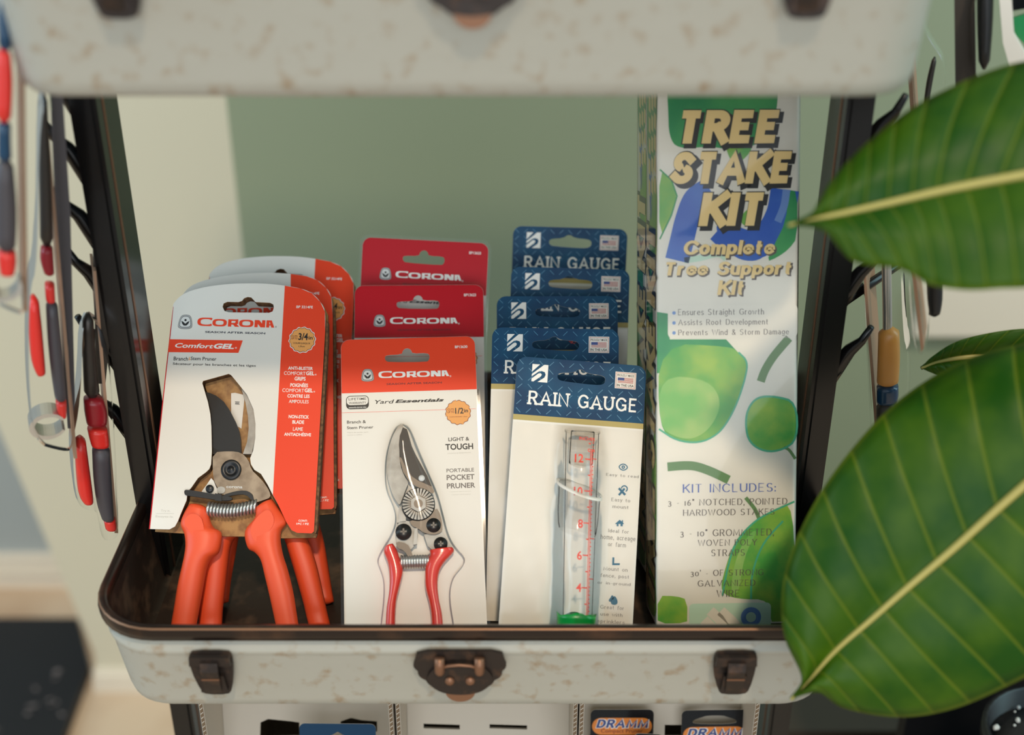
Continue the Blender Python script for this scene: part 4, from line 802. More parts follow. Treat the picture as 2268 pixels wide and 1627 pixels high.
# ================================================================ old aluminium cases used as shelves on a black rack
def make_latch(t, x, z, y):
    n = bpy.data.objects.new('latch', None)
    b = MB(); b.T = Matrix(((1, 0, 0, x), (0, 0, -1, y), (0, 1, 0, z), (0, 0, 0, 1)))      # local x right, y up, z toward the viewer
    b.prism(chaikin([(-13.5, 0), (-9, -16), (-6, -19), (8, -19), (11, -15), (13.5, 2), (13.5, 13), (11, 16), (-11, 16), (-13.5, 13)], 1), 0, 2.2, 'latch')
    b.prism([(-13, 8), (13, 8), (12.5, 15), (-12.5, 15)], 2.2, 6.5, 'latch')
    o = b.build('latch', t, label='rusted spring latch')
    l = MB(); l.T = b.T
    l.loft([[(-5.5, y_, z_) , (5.5, y_, z_), (5.5, y_, z_ + 2.4), (-5.5, y_, z_ + 2.4)] for y_, z_ in ((12, 6), (6, 7.5), (0, 6.5), (-8, 5), (-15, 3))], 'latch', smooth=False)
    l.prism([(-7, -1), (-5.5, -1), (-5.5, -15), (-8, -14)], 2, 5.5, 'latch'); l.prism([(5.5, -1), (7.5, -1), (9, -14), (5.5, -15)], 2, 5.5, 'latch')
    l.box(-5.6, 5.6, -1.2, -.2, 8.6, 9.2, 'copper')
    l.build('lever', o)
def make_clasp(t, x, z, y):
    b = MB(); b.T = Matrix(((1, 0, 0, x), (0, 0, -1, y), (0, 1, 0, z), (0, 0, 0, 1)))
    sc = []
    for i in range(121):
        a = R(180 + 180 * i / 120); k = 1 + .045 * abs(math.sin(a * 9)); sc.append((28.5 * k * math.cos(a), 6 + (30 * k * math.sin(a) if True else 0) * (.93 - .14 * abs(math.cos(a)))))
    b.prism(sc + [(27, 12), (20, 14), (-20, 14), (-27, 12)], 0, 2, 'latch')
    o = b.build('hasp_plate', t, label='dark scalloped hasp plate')
    f = MB(); f.T = b.T
    f.prism(chaikin([(-12, 6), (12, 6), (21, -4), (20, -12), (10, -20), (-10, -20), (-20, -12), (-21, -4)], 2), 2, 4.2, 'latch'); f.build('hasp_tongue', o)
    c = MB(); c.T = b.T; c.prism(ell(0, -18, 9.5, 8.5, 24, 180, 360), 2, 3.6, 'copper')
    for sx_ in (-6.5, 6.5): c.lathe([(3.1, 4), (3.1, 5), (2.4, 6.2), (.01, 6.6)], (sx_, -8), 'copper', 16)
    for sx_ in (-12.5, 12.5):
        c.tube([(sx_, 11, 5), (sx_, 6, 6), (sx_, 1, 6), (sx_, -1, 5)], [3.2, 3.3, 3.3, 2.6], 'copper', 12)
    c.build('rivet_and_hinge', o, label='coppery rivets and hinge knuckles')
    w_ = MB(); w_.T = b.T; w_.tube([(-12, 4, 6.5), (-7, 6.5, 7), (0, 7.2, 7), (7, 6.5, 7), (12, 4, 6.5)], 1.0, 'copper', 8); w_.build('wire_bail', o)
def make_case(label, z0, h, latchz):
    t = thing('metal_case', label, 'metal case', (-.024, .793, z0), (0, 0, 0), 'old aluminium cases on the rack')
    t.matrix_world = Matrix.Translation((-.024, .793, z0))
    HW, HD = 244, 167
    def lp(i, z, r=44): return [(x, y, z) for x, y in rrect(-HW + i, -HD + i, HW - i, HD - i, max(r - i, 14), 9)]
    b = MB(); bz = h - 26
    b.loft([lp(19, 1.2), lp(15, 2.4), lp(11.5, 6), lp(10, 12), lp(4.5, h - 27), lp(3.4, h - 24), lp(2.6, h - 22.5), lp(2.6, h - 20), lp(3.8, h - 18.4), lp(4.0, h - 9)], 'tray', caps=False)
    b.flat(rrect(-HW + 19, -HD + 19, HW - 19, HD - 19, 26, 9), 1.2, 'tray', flip=True)
    b.build('case_shell', t)
    n = MB(); n.loft([lp(5.5, h - 6), lp(6.0, h - 20), lp(11, 14), lp(16, 11.2)], 'liner', caps=False)
    for lst in (n.f,): 
        for f in lst: f.reverse()
    n.flat(rrect(-HW + 16, -HD + 16, HW - 16, HD - 16, 28, 9), 11.2, 'liner'); n.build('dark_liner', t, label='dark rusty inside of the case')
    r = MB(); r.loft([lp(4.2, h - 9.5), lp(-.6, h - 9.5), lp(-1.2, h - 5), lp(-.6, h - 1.1)], 'rim', caps=False)
    r.loft([lp(-.6, h - 1.1), lp(-.2, h - .5), lp(.4, h - .2)], 'brass', caps=False)
    r.loft([lp(.4, h - .2), lp(3, h), lp(5.5, h - 1.2), lp(5.6, h - 8)], 'rim', caps=False); r.build('rim', t, label='dark rim with coppery worn edge')
    for x in (-166, 165): make_latch(t, x, latchz, -HD + 1.5)
    make_clasp(t, -9 if h < 90 else 5, latchz + 3, -HD + 1)
    return t
make_case('worn grey metal case holding the pruners, rain gauges and cartons', .847, 78.6, 44)
make_case('larger worn grey metal case at the top, blurred, above all the packs', 1.2565, 104, 64)
make_case('unseen grey metal case added above the blurred one to cast shade', 1.672, 104, 64)  # unseen case, added above the view for the shade it casts

rk = thing('display_rack', 'black metal rack with hooked uprights carrying the grey metal cases', 'rack', (0, 0, 0)); rk.matrix_world = Matrix.Identity(4)
for sgn, xo, nm in ((-1, -270, 'left'), (1, 221, 'right')):
    p = MB(); xi = xo - sgn * 17; a, b = min(xo, xi), max(xo, xi)
    p.box(a, b, 765, 807, 1, 2000, 'post')
    p.box(a + 3, b - 3, 762.6, 765, 1, 2000, 'post'); p.box(xi - .5 if sgn > 0 else xi - .6, xi + .6 if sgn > 0 else xi + .5, 776, 779, 1, 2000, 'copper')
    p.build('upright', rk)
    f = MB(); f.box(a - 8, b + 8, 620, 960, 0, 18, 'post'); f.build('foot', rk)
    for z in (1300, 1240, 1195, 1150, 1110, 1060, 1005) if sgn < 0 else (1330, 1210, 1110, 1052):
        h = MB(); x = xo
        h.tube([(x - sgn * 2, 780, z - 34), (x + sgn * 3, 778, z - 22), (x + sgn * 9, 775, z - 9), (x + sgn * 15, 771, z), (x + sgn * 19, 768, z + 12)], [6.5, 6, 4.5, 3, 2.2], 'post', 10)
        h.build('hook', rk)
hr = MB(); hr.tube([(219, 800, 1060), (260, 830, 1072), (310, 880, 1078), (326, 912, 1079), (330, 920, 1086)], [4, 3.4, 3, 2.6, 2.2], 'post', 10); hr.build('hook', rk)
bs = MB(); bs.box(-252, 206, 640, 980, 553, 565, 'post'); bs.build('bottom_shelf', rk)
for y in (812, 970): bs = MB(); bs.box(-252, 206, y, y + 10, 535, 553, 'post'); bs.build('crossbar', rk)

# ================================================================ display boxes and cards on the shelf underneath
BX = ((-.2262, -.0862, 'white cardboard display box with square slots, leftmost under the lower case', 0),
      (-.0842, .0475, 'white cardboard display box with thin slots, middle one under the lower case', 1),
      (.0490, .1790, 'white cardboard display box holding the black logo cards', 2))
for x0, x1, lb, kind in BX:
    t = thing('display_box', lb, 'box', ((x0 + x1) / 2, .70, .565), group='cardboard display boxes on the bottom shelf'); t.matrix_world = Matrix.Translation(((x0 + x1) / 2, .70, .565))
    hw = (x1 - x0) * 500
    b = MB(); b.box(-hw, -hw + 3.2, 0, 200, 0, 262, 'corrug'); b.box(hw - 3.2, hw, 0, 200, 0, 262, 'corrug'); b.box(-hw + 3.2, hw - 3.2, 0, 200, 0, 3.2, 'corrug'); b.box(-hw + 3.2, hw - 3.2, 197, 200, 3.2, 262, 'corrug')
    for s in (-1, 1):
        x = hw * s - s * 1.6; n = 60
        b.box(x - 1.2, x + 1.2, -.4, 0, 2, 260, 'corredge')
        b.stroke([(0, 0), (1, 1)], .01, -5, 'corrug')
        for i in range(n): b.add([(x - 1, -.6, 4 + i * 4.3), (x + 1, -.6, 6 + i * 4.3), (x + 1, -.6, 7 + i * 4.3), (x - 1, -.6, 5 + i * 4.3)], [(0, 1, 2, 3)], 'corrug')
    b.build('box_shell', t)
    q = MB(); l = R(15); yo = 38
    q.T = Matrix(((1, 0, 0, 0), (0, math.sin(l), -math.cos(l), yo), (0, math.cos(l), math.sin(l), 155), (0, 0, 0, 1)))
    if kind == 0: hs = [[(x, y) for x, y in ((-39, 3), (-8, 4), (-8, 16), (-14, 17), (-32, 19), (-38, 16))], [(23, 7), (52, 8), (52, 17), (40, 18), (32, 20), (24, 17)]]
    elif kind == 1: hs = [[(-50, 11), (-22, 10), (-22, 14), (-50, 15)], [(1, 11), (30, 10), (30, 13.5), (1, 14.5)]]
    else: hs = [[(-34, -16), (-8, -16), (-8, -3), (-34, -3)], [(16, 6), (40, 6), (40, 10), (16, 10)]]
    if kind == 2: hs = [[(-54, -2), (-49, -2), (-49, 6), (-54, 6)], [(4, 4), (22, 4), (22, 14), (4, 14)]]
    q.prism([(-hw + 3.4, -155), (hw - 3.4, -155), (hw - 3.4, 95), (-hw + 3.4, 95)], -2.5, 0, 'corrug', holes=hs)
    q.build('slotted_panel', t)
def ticket(label, loc, ang, w_, h_, m, hole=None, logo=None, frac=1):
    t = thing('hanging_card', label, 'card', loc, ang, 'cards in the display boxes')
    c = MB(); o_ = rrect(-w_, -h_, w_, 0, 4)
    c.prism(o_, -.5, 0, m, side='white', holes=[hole] if hole else [])
    if logo:
        y = logo; c.flat(rrect(-w_ + 1.2, y - 14, w_ - 1.2, y, 6.9), .05, 'dramorange')
        c.glyphs('DRAMM', [(-w_ + 4.2, y - 8.2), (w_ - 3.8, y - 1.2)], .1, 'white', .30, .24, 0, .25, .13, .16); c.glyphs('DRAMM', [(-w_ + 4.2, y - 8.2), (w_ - 3.8, y - 1.2)], .16, 'flagblue', .30, .24, 0, .25, .13)
        c.text('Compact Pruner', [(-w_ + 8, y - 12.4), (w_ - 8, y - 9.2)], .1, 'darkred')
    c.build('printed_card', t)
ticket('black card with an orange oval logo in full view, left of its twin', (.0838, .735, .7555), (15, 0, 0), 24, 110, 'cardblack', None, -7.0)
ticket('black card with hanging hole above its orange oval logo', (.1540, .735, .755), (15, 0, 1), 25, 110, 'cardblack', chaikin([(-16, -11.5), (16, -12), (17, -8.5), (10, -6), (6, -4.6), (-6, -4.6), (-10, -6), (-17, -8.5)], 2), -14)
ticket('dark card with pale edge barely rising between the black logo cards', (.1020, .712, .7530), (15, 0, -3), 11, 90, 'cardblack')
ticket('glossy blue card with rounded corners before the square slots', (-.1293, .712, .7632), (15, 0, -.6), 28.3, 110, 'cardblue', [(-13, -18), (13, -18), (15, -13), (4, -9), (0, -6.5), (-4, -9), (-15, -13)])

# ================================================================ clear packs hanging from the hooks at both sides
def pack(plane, label, parts, group):
    t = thing('hanging_tool_pack', label, 'tool pack', *PLANE[plane], group); t['pl'] = 0; del t['pl']
    for nm, fn in parts: b = MB(); fn(b); b.build(nm, t)
    return t
def rod(pts, r, m): return lambda b: b.tube(crom(pts, 5), r, m, 14)
def bulge(outl, z0, z1, m='blister'):
    def f(b):
        o_ = chaikin(outl, 2); cx = sum(p[0] for p in o_) / len(o_); cy = sum(p[1] for p in o_) / len(o_)
        b.loft([[(cx + (x - cx) * k, cy + (y - cy) * k, z_) for x, y in o_] for k, z_ in ((1, z0), (1, z0 + (z1 - z0) * .7), (.93, z1))], m, caps=False); b.flat([(cx + (x - cx) * .93, cy + (y - cy) * .93) for x, y in o_], z1, m)
    return f
def slab3(outl, z0, z1, m): return lambda b: b.prism(outl, z0, z1, m)
def grip(l, r, z, d, m): return lambda b: b.limb(l, r, z, d, m)
def cring(c, ro, ri, a0, a1, zw, m):
    def f(b):
        n = 26; loops = []
        for i in range(n + 1):
            a = R(a0 + (a1 - a0) * i / n); k = min(1, .55 + 2.2 * min(i, n - i) / n)
            loops.append([(c[0] + (ro + (ri - ro) * u * k) * math.cos(a), c[1] + (ro + (ri - ro) * u * k) * math.sin(a) * .82, v * zw) for u, v in ((0, -1), (1, -1), (1, 1), (0, 1))])
        b.loft(loops, m, smooth=False)
    return f
GLt = 'packed snips hanging at the left'
e1 = [(20.57,93.86),(22.26,93.73),(-6.79,-88.94),(-9.12,-88.51)]; 
pack('LA', 'blurred pack of red and grey snips at the far left edge', [
    ('card', slab3(e1, -40, 0, 'packedge')),
    ('blade_cover', grip([(10.08,94.66),(6.54,75.02),(3.74,57.09)], [(17.62,94.09),(13.74,74.39),(9.52,55.37)], 2, 5, 'cardblue')),
    ('red_collar', grip([(3.3,59.43),(-0.43,41.23),(-3.8,20.14)], [(9.5,57.68),(7.76,40.35),(3.17,19.3)], 2, 6, 'packred')),
    ('blue_band', grip([(-3.19,21.03),(-5.08,10.55),(-6.91,0.41)], [(3.34,20.25),(1.49,9.72),(0.14,-0.52)], 2, 6, 'cardblue')),
    ('handle_grip', grip([(-7.04,2.17),(-12.61,-26.12),(-16.08,-50.43)], [(0.88,1.13),(-2.11,-27.67),(-7.03,-51.9)], 2, 7, 'packgrey')),
    ('red_end', grip([(-15.75,-48.63),(-16.8,-56.99),(-17.06,-63.68)], [(-6.71,-50.09),(-7.71,-58.5),(-10.23,-64.84)], 2, 6, 'packred')),
    ('finger_ring', cring([(-16.33,-70.06)][0], 9.5, 6.6, 150, 380, 7, 'chrome')),
    ('blister', bulge([(7.16,94.89),(19.73,93.93),(7.64,11.41),(-8.19,-88.68),(-13.98,-86.22),(-24.23,-77.43)], -12, 12))], GLt)
e2 = [(14.37,100.08),(16.11,99.87),(-2.25,-120.71),(-4.48,-120.18)]
pack('LB', 'pack of snips with a big steel finger ring, left of the upright', [
    ('card', slab3(e2, -30, 0, 'packedge')),
    ('blade_cover', grip([(14.62,125.78),(9.91,100.62),(4.9,67.66),(-0.55,31.99)], [(19.04,125.3),(15.87,99.9),(11.97,66.68),(7.16,30.78)], 2, 5, 'darksteel')),
    ('red_collar', grip([(0.21,33.36),(-1.76,24.7),(-0.95,13.68)], [(6.88,32.32),(5.97,23.46),(4.75,12.73)], 2, 6, 'packdeep')),
    ('red_band', grip([(-1.74,8.92),(-2.62,2),(-3.04,-3.81)], [(3.98,7.96),(3.12,1.01),(2.45,-4.78)], 2, 6, 'packred')),
    ('handle_grip', grip([(-3.1,-2.56),(-6.09,-27.2),(-8.09,-52.74),(-8.81,-74.23)], [(3.7,-3.75),(1.85,-28.7),(-0.04,-54.36),(-2.3,-75.61)], 2, 7, 'packgrey')),
    ('red_end', grip([(-8.55,-72.6),(-9.07,-79.24),(-8.39,-85.51)], [(-2.05,-73.97),(-2.81,-80.59),(-4.03,-86.46)], 2, 6, 'packred')),
    ('dark_backing', slab3([(21.65,129.02),(28.13,125.65),(20.49,48.03),(2.93,-81.82),(-2.39,-101.32),(-4.6,-100.82),(9.03,25.98)], -9, -7, 'packgrey')),
    ('second_handle', grip([(-12.19,3.65),(-16.06,-19),(-18.18,-40.95),(-16.29,-52.4)], [(-6.76,1.17),(-8.22,-20.45),(-10.26,-42.51),(-11.19,-51.46)], 4, 7, 'packred')),
    ('finger_ring', cring([(-16.2,-88.58)][0], 11.5, 8.2, 20, 330, 8, 'chrome')),
    ('blister', bulge([(14.74,132.4),(23.06,131.52),(14.72,54.73),(0.19,-81.23),(-3.71,-109.76),(-9.51,-110.18),(-27.49,-99.11),(-22.94,-49.75),(-11.95,11.26),(-3.84,28.03)], -12, 14))], GLt)
e3 = [(14.95,115.79),(16.6,115.53),(1.71,-87.31),(-0.71,-86.7)]
pack('LC', 'pack of snips with dark grey grip, nearest the left upright', [
    ('card', slab3(e3, -30, 0, 'packedge')),
    ('blade_cover', grip([(3.78,88.6),(-0.68,59.48),(-4.67,25.85)], [(10.43,87.46),(7.73,57.91),(5.6,23.78)], 2, 5, 'darksteel')),
    ('red_collar', grip([(-4.93,28),(-5.97,17.32),(-5.99,5.59)], [(7.04,25.6),(8.36,14.37),(6.7,2.9)], 2, 7, 'packdeep')),
    ('red_band', grip([(-6.2,4.2),(-6.11,-3.02),(-5.54,-11.13)], [(6.49,1.5),(6.64,-5.77),(6.09,-13.69)], 2, 7, 'packred')),
    ('handle_grip', grip([(-5.04,-9.78),(-7.92,-34.96),(-8.84,-57.44),(-7.26,-71.72)], [(6.3,-12.26),(3.85,-37.68),(1.86,-60.03),(0.53,-73.65)], 2, 7.5, 'packgrey')),
    ('red_end', grip([(-7.04,-70.22),(-6.39,-74.27),(-6.45,-78.95)], [(1.35,-72.3),(1.71,-76.29),(1.37,-80.91)], 2, 7, 'packred')),
    ('dark_backing', slab3([(17.08,128.11),(22,127.35),(18.31,62.73),(10.61,29.79),(4.89,30.93)], -9, -7, 'darksteel')),
    ('second_handle', grip([(-15.18,-0.34),(-17.89,-21.56),(-19.5,-43.51),(-17.23,-52.37)], [(-8.3,-1.82),(-9.21,-23.52),(-10.14,-45.72),(-10.76,-53.92)], 4, 8, 'packred')),
    ('blister', bulge([(2.68,88.79),(16.91,73.07),(12.66,15.26),(3.33,-75.91),(1.11,-87.16),(-10.79,-87.28),(-8.82,-59.37),(-16.2,-57.58),(-23.26,-48.27),(-18.6,0.39),(-7.59,33.41)], -12, 14))], GLt)
GRt = 'clear packs hanging at the right'
pack('RA', 'clear pack with an amber handled tool hanging right of the right upright', [
    ('card', slab3([(-26.65,71.8),(-24.89,72.04),(1.78,-62.38),(-0.08,-62.73)], -60, 0, 'packedge')),
    ('steel_shank', rod([(x, y, 2) for x, y in [(-16.85,118.35),(-9.42,67.5),(-3.43,27.61),(-0.41,5.27)]], 3.2, 'chrome')),
    ('handle', grip([(-8.37,19.17),(-5.85,-4.55),(-3.55,-26.69)], [(5.2,22),(9.15,-2.05),(11,-24.13)], 2, 7, 'tan')),
    ('ferrule_band', grip([(-3.74,-25.25),(-2.7,-33.17),(-1.84,-39.7)], [(10.8,-22.71),(12.19,-30.52),(12.18,-37.16)], 2, 7, 'cardblue')),
    ('handle_end', grip([(-2.03,-38.25),(1.16,-62.5),(5.76,-92.53)], [(11.98,-35.72),(15.32,-59.81),(18.85,-89.89)], 2, 7, 'crate')),
    ('blister', bulge([(-33.17,116.43),(-7.22,119.49),(8.74,22.55),(14.22,9.42),(20.66,-40.07),(19.07,-93.76),(3.43,-96.94),(-14.47,4.76)], -10, 13))], GRt)
pack('RB', 'small clear pack with a dark stub seen below the upper leaf', [
    ('card', slab3([(-18.15,59.36),(-15.49,59.74),(6.08,-27.21),(4.62,-31.56)], -40, 0, 'packedge')),
    ('dark_stub', grip([(-1.62,38.89),(2.42,16.21),(6.61,1.88)], [(10.26,40.67),(13.74,18.01),(13.86,3.86)], 2, 6, 'blackplastic')),
    ('blister', bulge([(-22.46,84.94),(-4.17,87.36),(7.89,-6.68),(7.44,-26.97),(4.86,-33.16),(-1.66,-24.48),(-11.56,17.93)], -8, 10))], GRt)
pack('RC', 'edge on pack beside the blurred case at upper right', [
    ('card', slab3([(-13.38,50.95),(-10.63,51.11),(18.44,-91.53),(16.1,-91.79)], -60, 0, 'packedge')),
    ('hook_blade', grip([(13.53,0.48),(12.15,-16.92),(12.86,-41.27)], [(16.49,-0.47),(16.09,-16.59),(15.71,-41)], 2, 3, 'darksteel')),
    ('blister', bulge([(-10.63,51.11),(10.04,12.52),(23.34,-1.1),(25.37,-40.09),(25.44,-90.75),(19.61,-91.4)], -4, 8))], GRt)
pack('RD', 'blurred glossy pack with black handle and brown band in upper right corner', [
    ('card', slab3([(-24.48,39.29),(-12.46,40.1),(3.16,-48.62),(-9.35,-49.94)], -4, -2, 'crate')),
    ('handle', grip([(-10.9,40.21),(-5.58,7.9),(0.52,-22.64)], [(-1.08,40.87),(3.87,8.67),(6.92,-22.03)], 2, 8, 'blackplastic')),
    ('white_reflection', slab3([(0.47,40.97),(7.64,41.46),(17.27,1.47),(27.25,-11.63),(25.11,-18.89),(18.06,-18.13),(11.97,-4.57)], 0, 6, 'white')),  # bright reflection on the clear plastic, built as a white sheet
    ('green_reflection', slab3([(13.95,8.38),(28.93,15.07),(40.93,-7.59),(28.05,-8.75),(17.56,-0.18)], -6, -2, 'leafdark')),  # green reflection on the plastic, built as a coloured sheet
    ('dark_insert', slab3([(8.66,41.53),(31.42,43.06),(35.86,19.41),(14.13,13.35)], -6, -2, 'cardblack')),
    ('blister', bulge([(-14.54,39.96),(33.92,43.23),(47.15,-26.72),(10.96,-33.17),(-3.37,-28.78)], -10, 14))], GRt)

# ================================================================ rubber plant leaning in from the right
def leaf(parent, mid, up, lo, name, lift, m='leaf'):
    ns, nc = 8, 9
    mid, up, lo = crom(mid, ns), crom(up, ns), crom(lo, ns); b = MB(1); b.uv = []; loops = []
    N = len(mid)
    for i in range(N):
        row = []
        for side, edge in ((-1, up[i]), (1, lo[i])):
            seq = [(j / nc) for j in range(nc, 0, -1)] if side < 0 else [0] + [j / nc for j in range(1, nc + 1)]
            for f in seq:
                p = Vector(mid[i]).lerp(Vector(edge), f); k = lift * math.sin(math.pi * f) * min(1, i / 8)
                p += Vector((-.3, -.75, .6)).normalized() * k
                row.append(p); b.uv.append((i / (N - 1), .5 + .5 * f * side))
        loops.append(row)
    b.loft(loops, m, caps=False, closed=False); o = b.build(name, parent)
    s = o.modifiers.new('thickness', 'SOLIDIFY'); s.thickness = .0012
    r = MB(1); T_ = [Vector(p) + Vector((-.2, -.75, .5)).normalized() * .0012 for p in mid]
    r.tube(T_, [.0006 + .0026 * (i / (N - 1)) ** .7 for i in range(N)], 'midrib', 8); r.build('midrib', o)
    return o
pl = thing('rubber_plant', 'potted rubber plant reaching large glossy green leaves in from the right', 'plant', (0, 0, 0)); pl.matrix_world = Matrix.Identity(4)
leaf(pl, [Vector((0.1648,0.5744,0.9152)), Vector((0.1742,0.5772,0.9267)), Vector((0.1889,0.5820,0.9459)), Vector((0.2084,0.5861,0.9660)), Vector((0.2275,0.5901,0.9859)), Vector((0.2507,0.5941,1.0101)), Vector((0.2733,0.5985,1.0350)), Vector((0.2996,0.6028,1.0638)), Vector((0.3251,0.6067,1.0920)), Vector((0.3482,0.6109,1.1165)), Vector((0.3646,0.6137,1.1343))],
     [Vector((0.1648,0.5744,0.9152)), Vector((0.1698,0.5767,0.9299)), Vector((0.1586,0.5870,0.9552)), Vector((0.1594,0.6034,0.9853)), Vector((0.1744,0.6213,1.0182)), Vector((0.1982,0.6380,1.0491)), Vector((0.2280,0.6525,1.0758)), Vector((0.2647,0.6613,1.0962)), Vector((0.3036,0.6593,1.1093)), Vector((0.3375,0.6404,1.1205)), Vector((0.3646,0.6137,1.1343))],
     [Vector((0.1648,0.5744,0.9152)), Vector((0.1801,0.5739,0.9206)), Vector((0.1952,0.5689,0.9134)), Vector((0.2271,0.5664,0.9087)), Vector((0.2575,0.5656,0.9158)), Vector((0.2869,0.5674,0.9315)), Vector((0.3123,0.5687,0.9507)), Vector((0.3362,0.5719,0.9777)), Vector((0.3542,0.5785,1.0108)), Vector((0.3621,0.5873,1.0562)), Vector((0.3646,0.6137,1.1343))], 'leaf', .010)
leaf(pl, [Vector((0.1432,0.6221,1.1958)), Vector((0.1559,0.6226,1.1989)), Vector((0.1741,0.6227,1.2031)), Vector((0.1988,0.6226,1.2093)), Vector((0.2253,0.6218,1.2163)), Vector((0.2594,0.6194,1.2244)), Vector((0.2915,0.6165,1.2317)), Vector((0.3247,0.6132,1.2381))],
     [Vector((0.1432,0.6221,1.1958)), Vector((0.1547,0.6241,1.2016)), Vector((0.1669,0.6373,1.2154)), Vector((0.1873,0.6499,1.2323)), Vector((0.2203,0.6638,1.2516)), Vector((0.2690,0.6709,1.2689)), Vector((0.3019,0.6562,1.2670)), Vector((0.3247,0.6132,1.2381))],
     [Vector((0.1432,0.6221,1.1958)), Vector((0.1603,0.6171,1.1949)), Vector((0.1745,0.6042,1.1838)), Vector((0.1970,0.5967,1.1826)), Vector((0.2133,0.5871,1.1775)), Vector((0.2386,0.5792,1.1797)), Vector((0.2727,0.5798,1.1892)), Vector((0.3247,0.6132,1.2381))], 'leaf', .006)
leaf(pl, [Vector((0.2734,0.7556,1.0392)), Vector((0.2855,0.7577,1.0432)), Vector((0.3066,0.7592,1.0459)), Vector((0.3378,0.7548,1.0482)), Vector((0.3776,0.7489,1.0480)), Vector((0.4203,0.7401,1.0527))],
     [Vector((0.2734,0.7556,1.0392)), Vector((0.2796,0.7550,1.0488)), Vector((0.2971,0.7557,1.0605)), Vector((0.3338,0.7547,1.0691)), Vector((0.3761,0.7492,1.0695)), Vector((0.4203,0.7401,1.0527))],
     [Vector((0.2734,0.7556,1.0392)), Vector((0.2843,0.7534,1.0353)), Vector((0.3066,0.7505,1.0300)), Vector((0.3390,0.7473,1.0283)), Vector((0.3776,0.7390,1.0296)), Vector((0.4203,0.7401,1.0527))], 'leaf', .004)
pw = [Vector((0.4214,0.7371,0.7118))][0]
st = MB(1); st.tube(crom([pw, [Vector((0.4196,0.7260,0.8381))][0], [Vector((0.4115,0.6781,1.0223))][0], [Vector((0.3646,0.6137,1.1343))][0], [Vector((0.3344,0.6053,1.2027))][0], [Vector((0.3247,0.6132,1.2381))][0]], 6), .006, 'stem', 10); st.tube(crom([[Vector((0.3911,0.6483,1.0721))][0], [Vector((0.4115,0.7008,1.0642))][0], [Vector((0.4203,0.7401,1.0527))][0]], 4), .004, 'stem', 8); st.build('stem', pl)
pot = MB(1); pot.lathe([(.040, pw.z - .13), (.052, pw.z + .004), (.056, pw.z + .004), (.056, pw.z + .016), (.051, pw.z + .016), (.049, pw.z - .002)], (pw.x, pw.y), 'blackplastic', 40)
pt = pot.build('pot', pl, label='black plastic pot')
so = MB(1); so.lathe([(.0495, pw.z - .002), (.03, pw.z + .001), (.0005, pw.z + .002)], (pw.x, pw.y), 'soil', 28); so.build('soil', pt, kind='stuff')
pe = MB(1)
for i in range(46):
    a, r_ = random.uniform(0, 6.283), .047 * math.sqrt(random.random()); s_ = random.uniform(.0010, .0028); x, y, z = pw.x + r_ * math.cos(a), pw.y + r_ * math.sin(a), pw.z + .002
    pe.loft([[(x + s_ * k * math.cos(R(u)) * random.uniform(.7, 1.2), y + s_ * k * math.sin(R(u)), z + h_ * s_) for u in range(0, 360, 60)] for k, h_ in ((.6, -.5), (1, .2), (.5, .9))], 'perlite')
pe.build('perlite', pt, kind='stuff', label='white perlite grains on the soil')
pd = thing('plant_stand', 'black stand under the plant pot at lower right', 'stand', (pw.x, pw.y, 0)); pd.matrix_world = Matrix.Translation((pw.x, pw.y, 0))
b = MB(1); z = pw.z - .13; b.box(-.125, .14, -.13, .13, z - .03, z - .0005, 'blackwood'); b.build('top', pd)
for sx_ in (-1, 1):
    b = MB(1); b.box(-.125 if sx_ < 0 else .12, -.105 if sx_ < 0 else .14, -.13, .13, 0, z - .03, 'blackwood'); b.build('side_panel', pd)
b = MB(1); b.box(-.066, .30, .131, .148, 0, z + .22, 'blackwood'); b.build('back_panel', pd)
cr = thing('storage_crate', 'dark brown crate standing on the floor right of the rack', 'crate', (.30, 1.2, 0)); cr.matrix_world = Matrix.Translation((.34, 1.22, 0))
b = MB(1); b.box(-.145, .16, -.15, -.135, 0, .40, 'crate'); b.box(-.145, .16, .135, .15, 0, .40, 'crate'); b.box(-.145, -.13, -.135, .135, 0, .40, 'crate'); b.box(.145, .16, -.135, .135, 0, .40, 'crate'); b.build('crate_wall', cr)
b = MB(1); b.box(-.15, .165, -.155, .155, .40, .412, 'crate'); b.build('lid', cr)

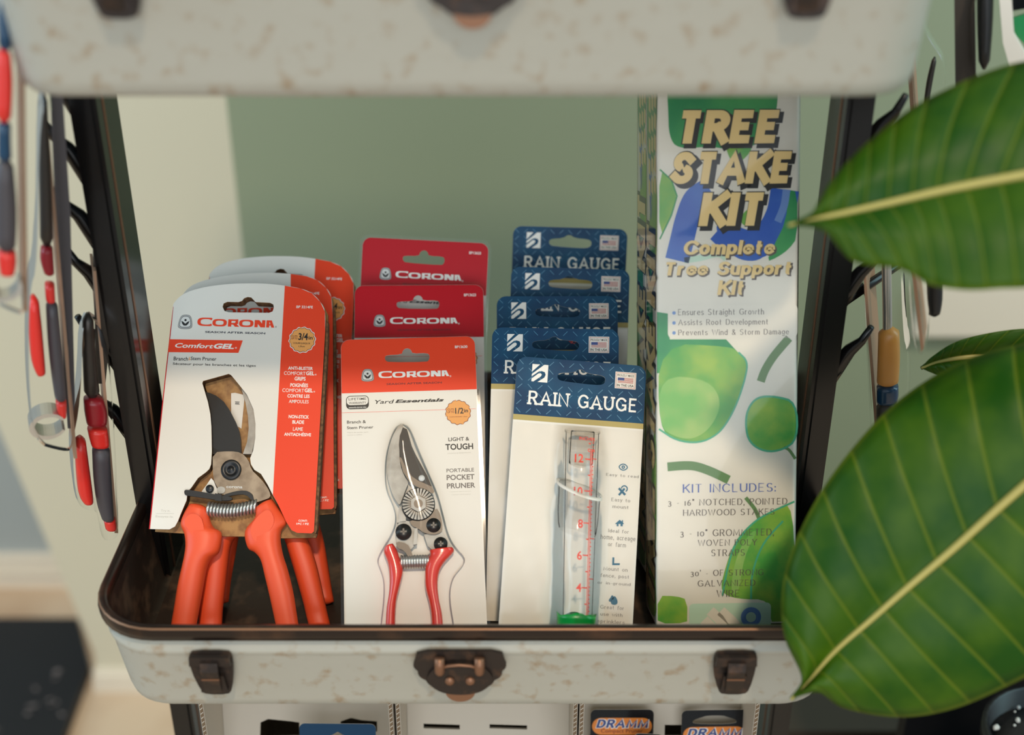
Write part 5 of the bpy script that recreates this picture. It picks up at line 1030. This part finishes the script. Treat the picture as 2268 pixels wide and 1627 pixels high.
# ================================================================ the room
b = MB(1); b.T = Matrix(((1, 0, 0, 0), (0, 0, -1, 1.585), (0, 1, 0, 0), (0, 0, 0, 1)))
b.prism([(-.675, 0), (-.665, .07), (-.7375, .4847), (-.90, 1.41), (-1.1, 2.4), (-.36, 2.4), (-.36, 0)], -.06, 0, 'wall'); b.prism([(-.36, 0), (1.6, 0), (1.6, 2.4), (-.36, 2.4)], -.06, 0, 'sage_shade'); struct(b.build('wall_back'))  # right part has the wall's green shade in its colour
b = MB(1); b.T = Matrix(((1, 0, 0, 0), (0, 0, -1, 1.585), (0, 1, 0, 0), (0, 0, 0, 1)))
b.prism([(-.675, 0), (1.6, 0), (1.6, .034), (-.670, .034)], 0, .012, 'trim'); b.prism([(-.672, .034), (1.6, .034), (1.6, .042), (-.670, .042)], 0, .006, 'trim'); struct(b.build('baseboard_back'))
b = MB(1); b.box(.55, 1.3, 1.565, 1.585, .648, .724, 'trim'); struct(b.build('trim_1'))
b = MB(1); b.box(-2.2, -.55, 1.86, 1.92, .0, 2.4, 'door'); struct(b.build('door_1'))
b = MB(1); b.box(-2.2, -.55, 1.842, 1.86, 0, .03, 'trim'); b.box(-2.2, -.55, 1.836, 1.86, .03, .038, 'trim'); b.box(-2.2, -.55, 1.846, 1.86, .04, .065, 'trim'); struct(b.build('trim_2'))
b = MB(1); b.box(-2.6, 2.2, -1.5, 2.4, -.05, 0, 'floor'); struct(b.build('floor'))
b = MB(1); b.prism([(-1.5, 1.35), (-.67, 1.35), (-.685, 1.46), (-.69, 1.615), (-.745, 1.735), (-1.5, 1.735)], .0005, .02, 'mat'); o = b.build('door_mat'); o['label'] = 'black rubber mat with pale specks at lower left'; o['category'] = 'mat'
b = MB(1)
for x_, y_, s_ in ((-.737, 1.60, .008), (-.722, 1.53, .009), (-.755, 1.512, .009), (-.79, 1.47, .005), (-.735, 1.585, .004), (-.70, 1.50, .005), (-.76, 1.56, .004)):
    for k in range(5):
        x, y = x_ + random.uniform(-s_, s_), y_ + random.uniform(-s_, s_); r_ = s_ * random.uniform(.3, .6)
        b.loft([[(x + r_ * q_ * math.cos(R(u)), y + r_ * q_ * .6 * math.sin(R(u + k * 30)), h_) for u in range(0, 360, 60)] for q_, h_ in ((1, .0202), (.8, .022))], 'speck', smooth=False)
o = b.build('dried_leaf_crumbs'); o['label'] = 'pale dried leaf crumbs scattered on the black mat'; o['category'] = 'crumbs'; o['kind'] = 'stuff'
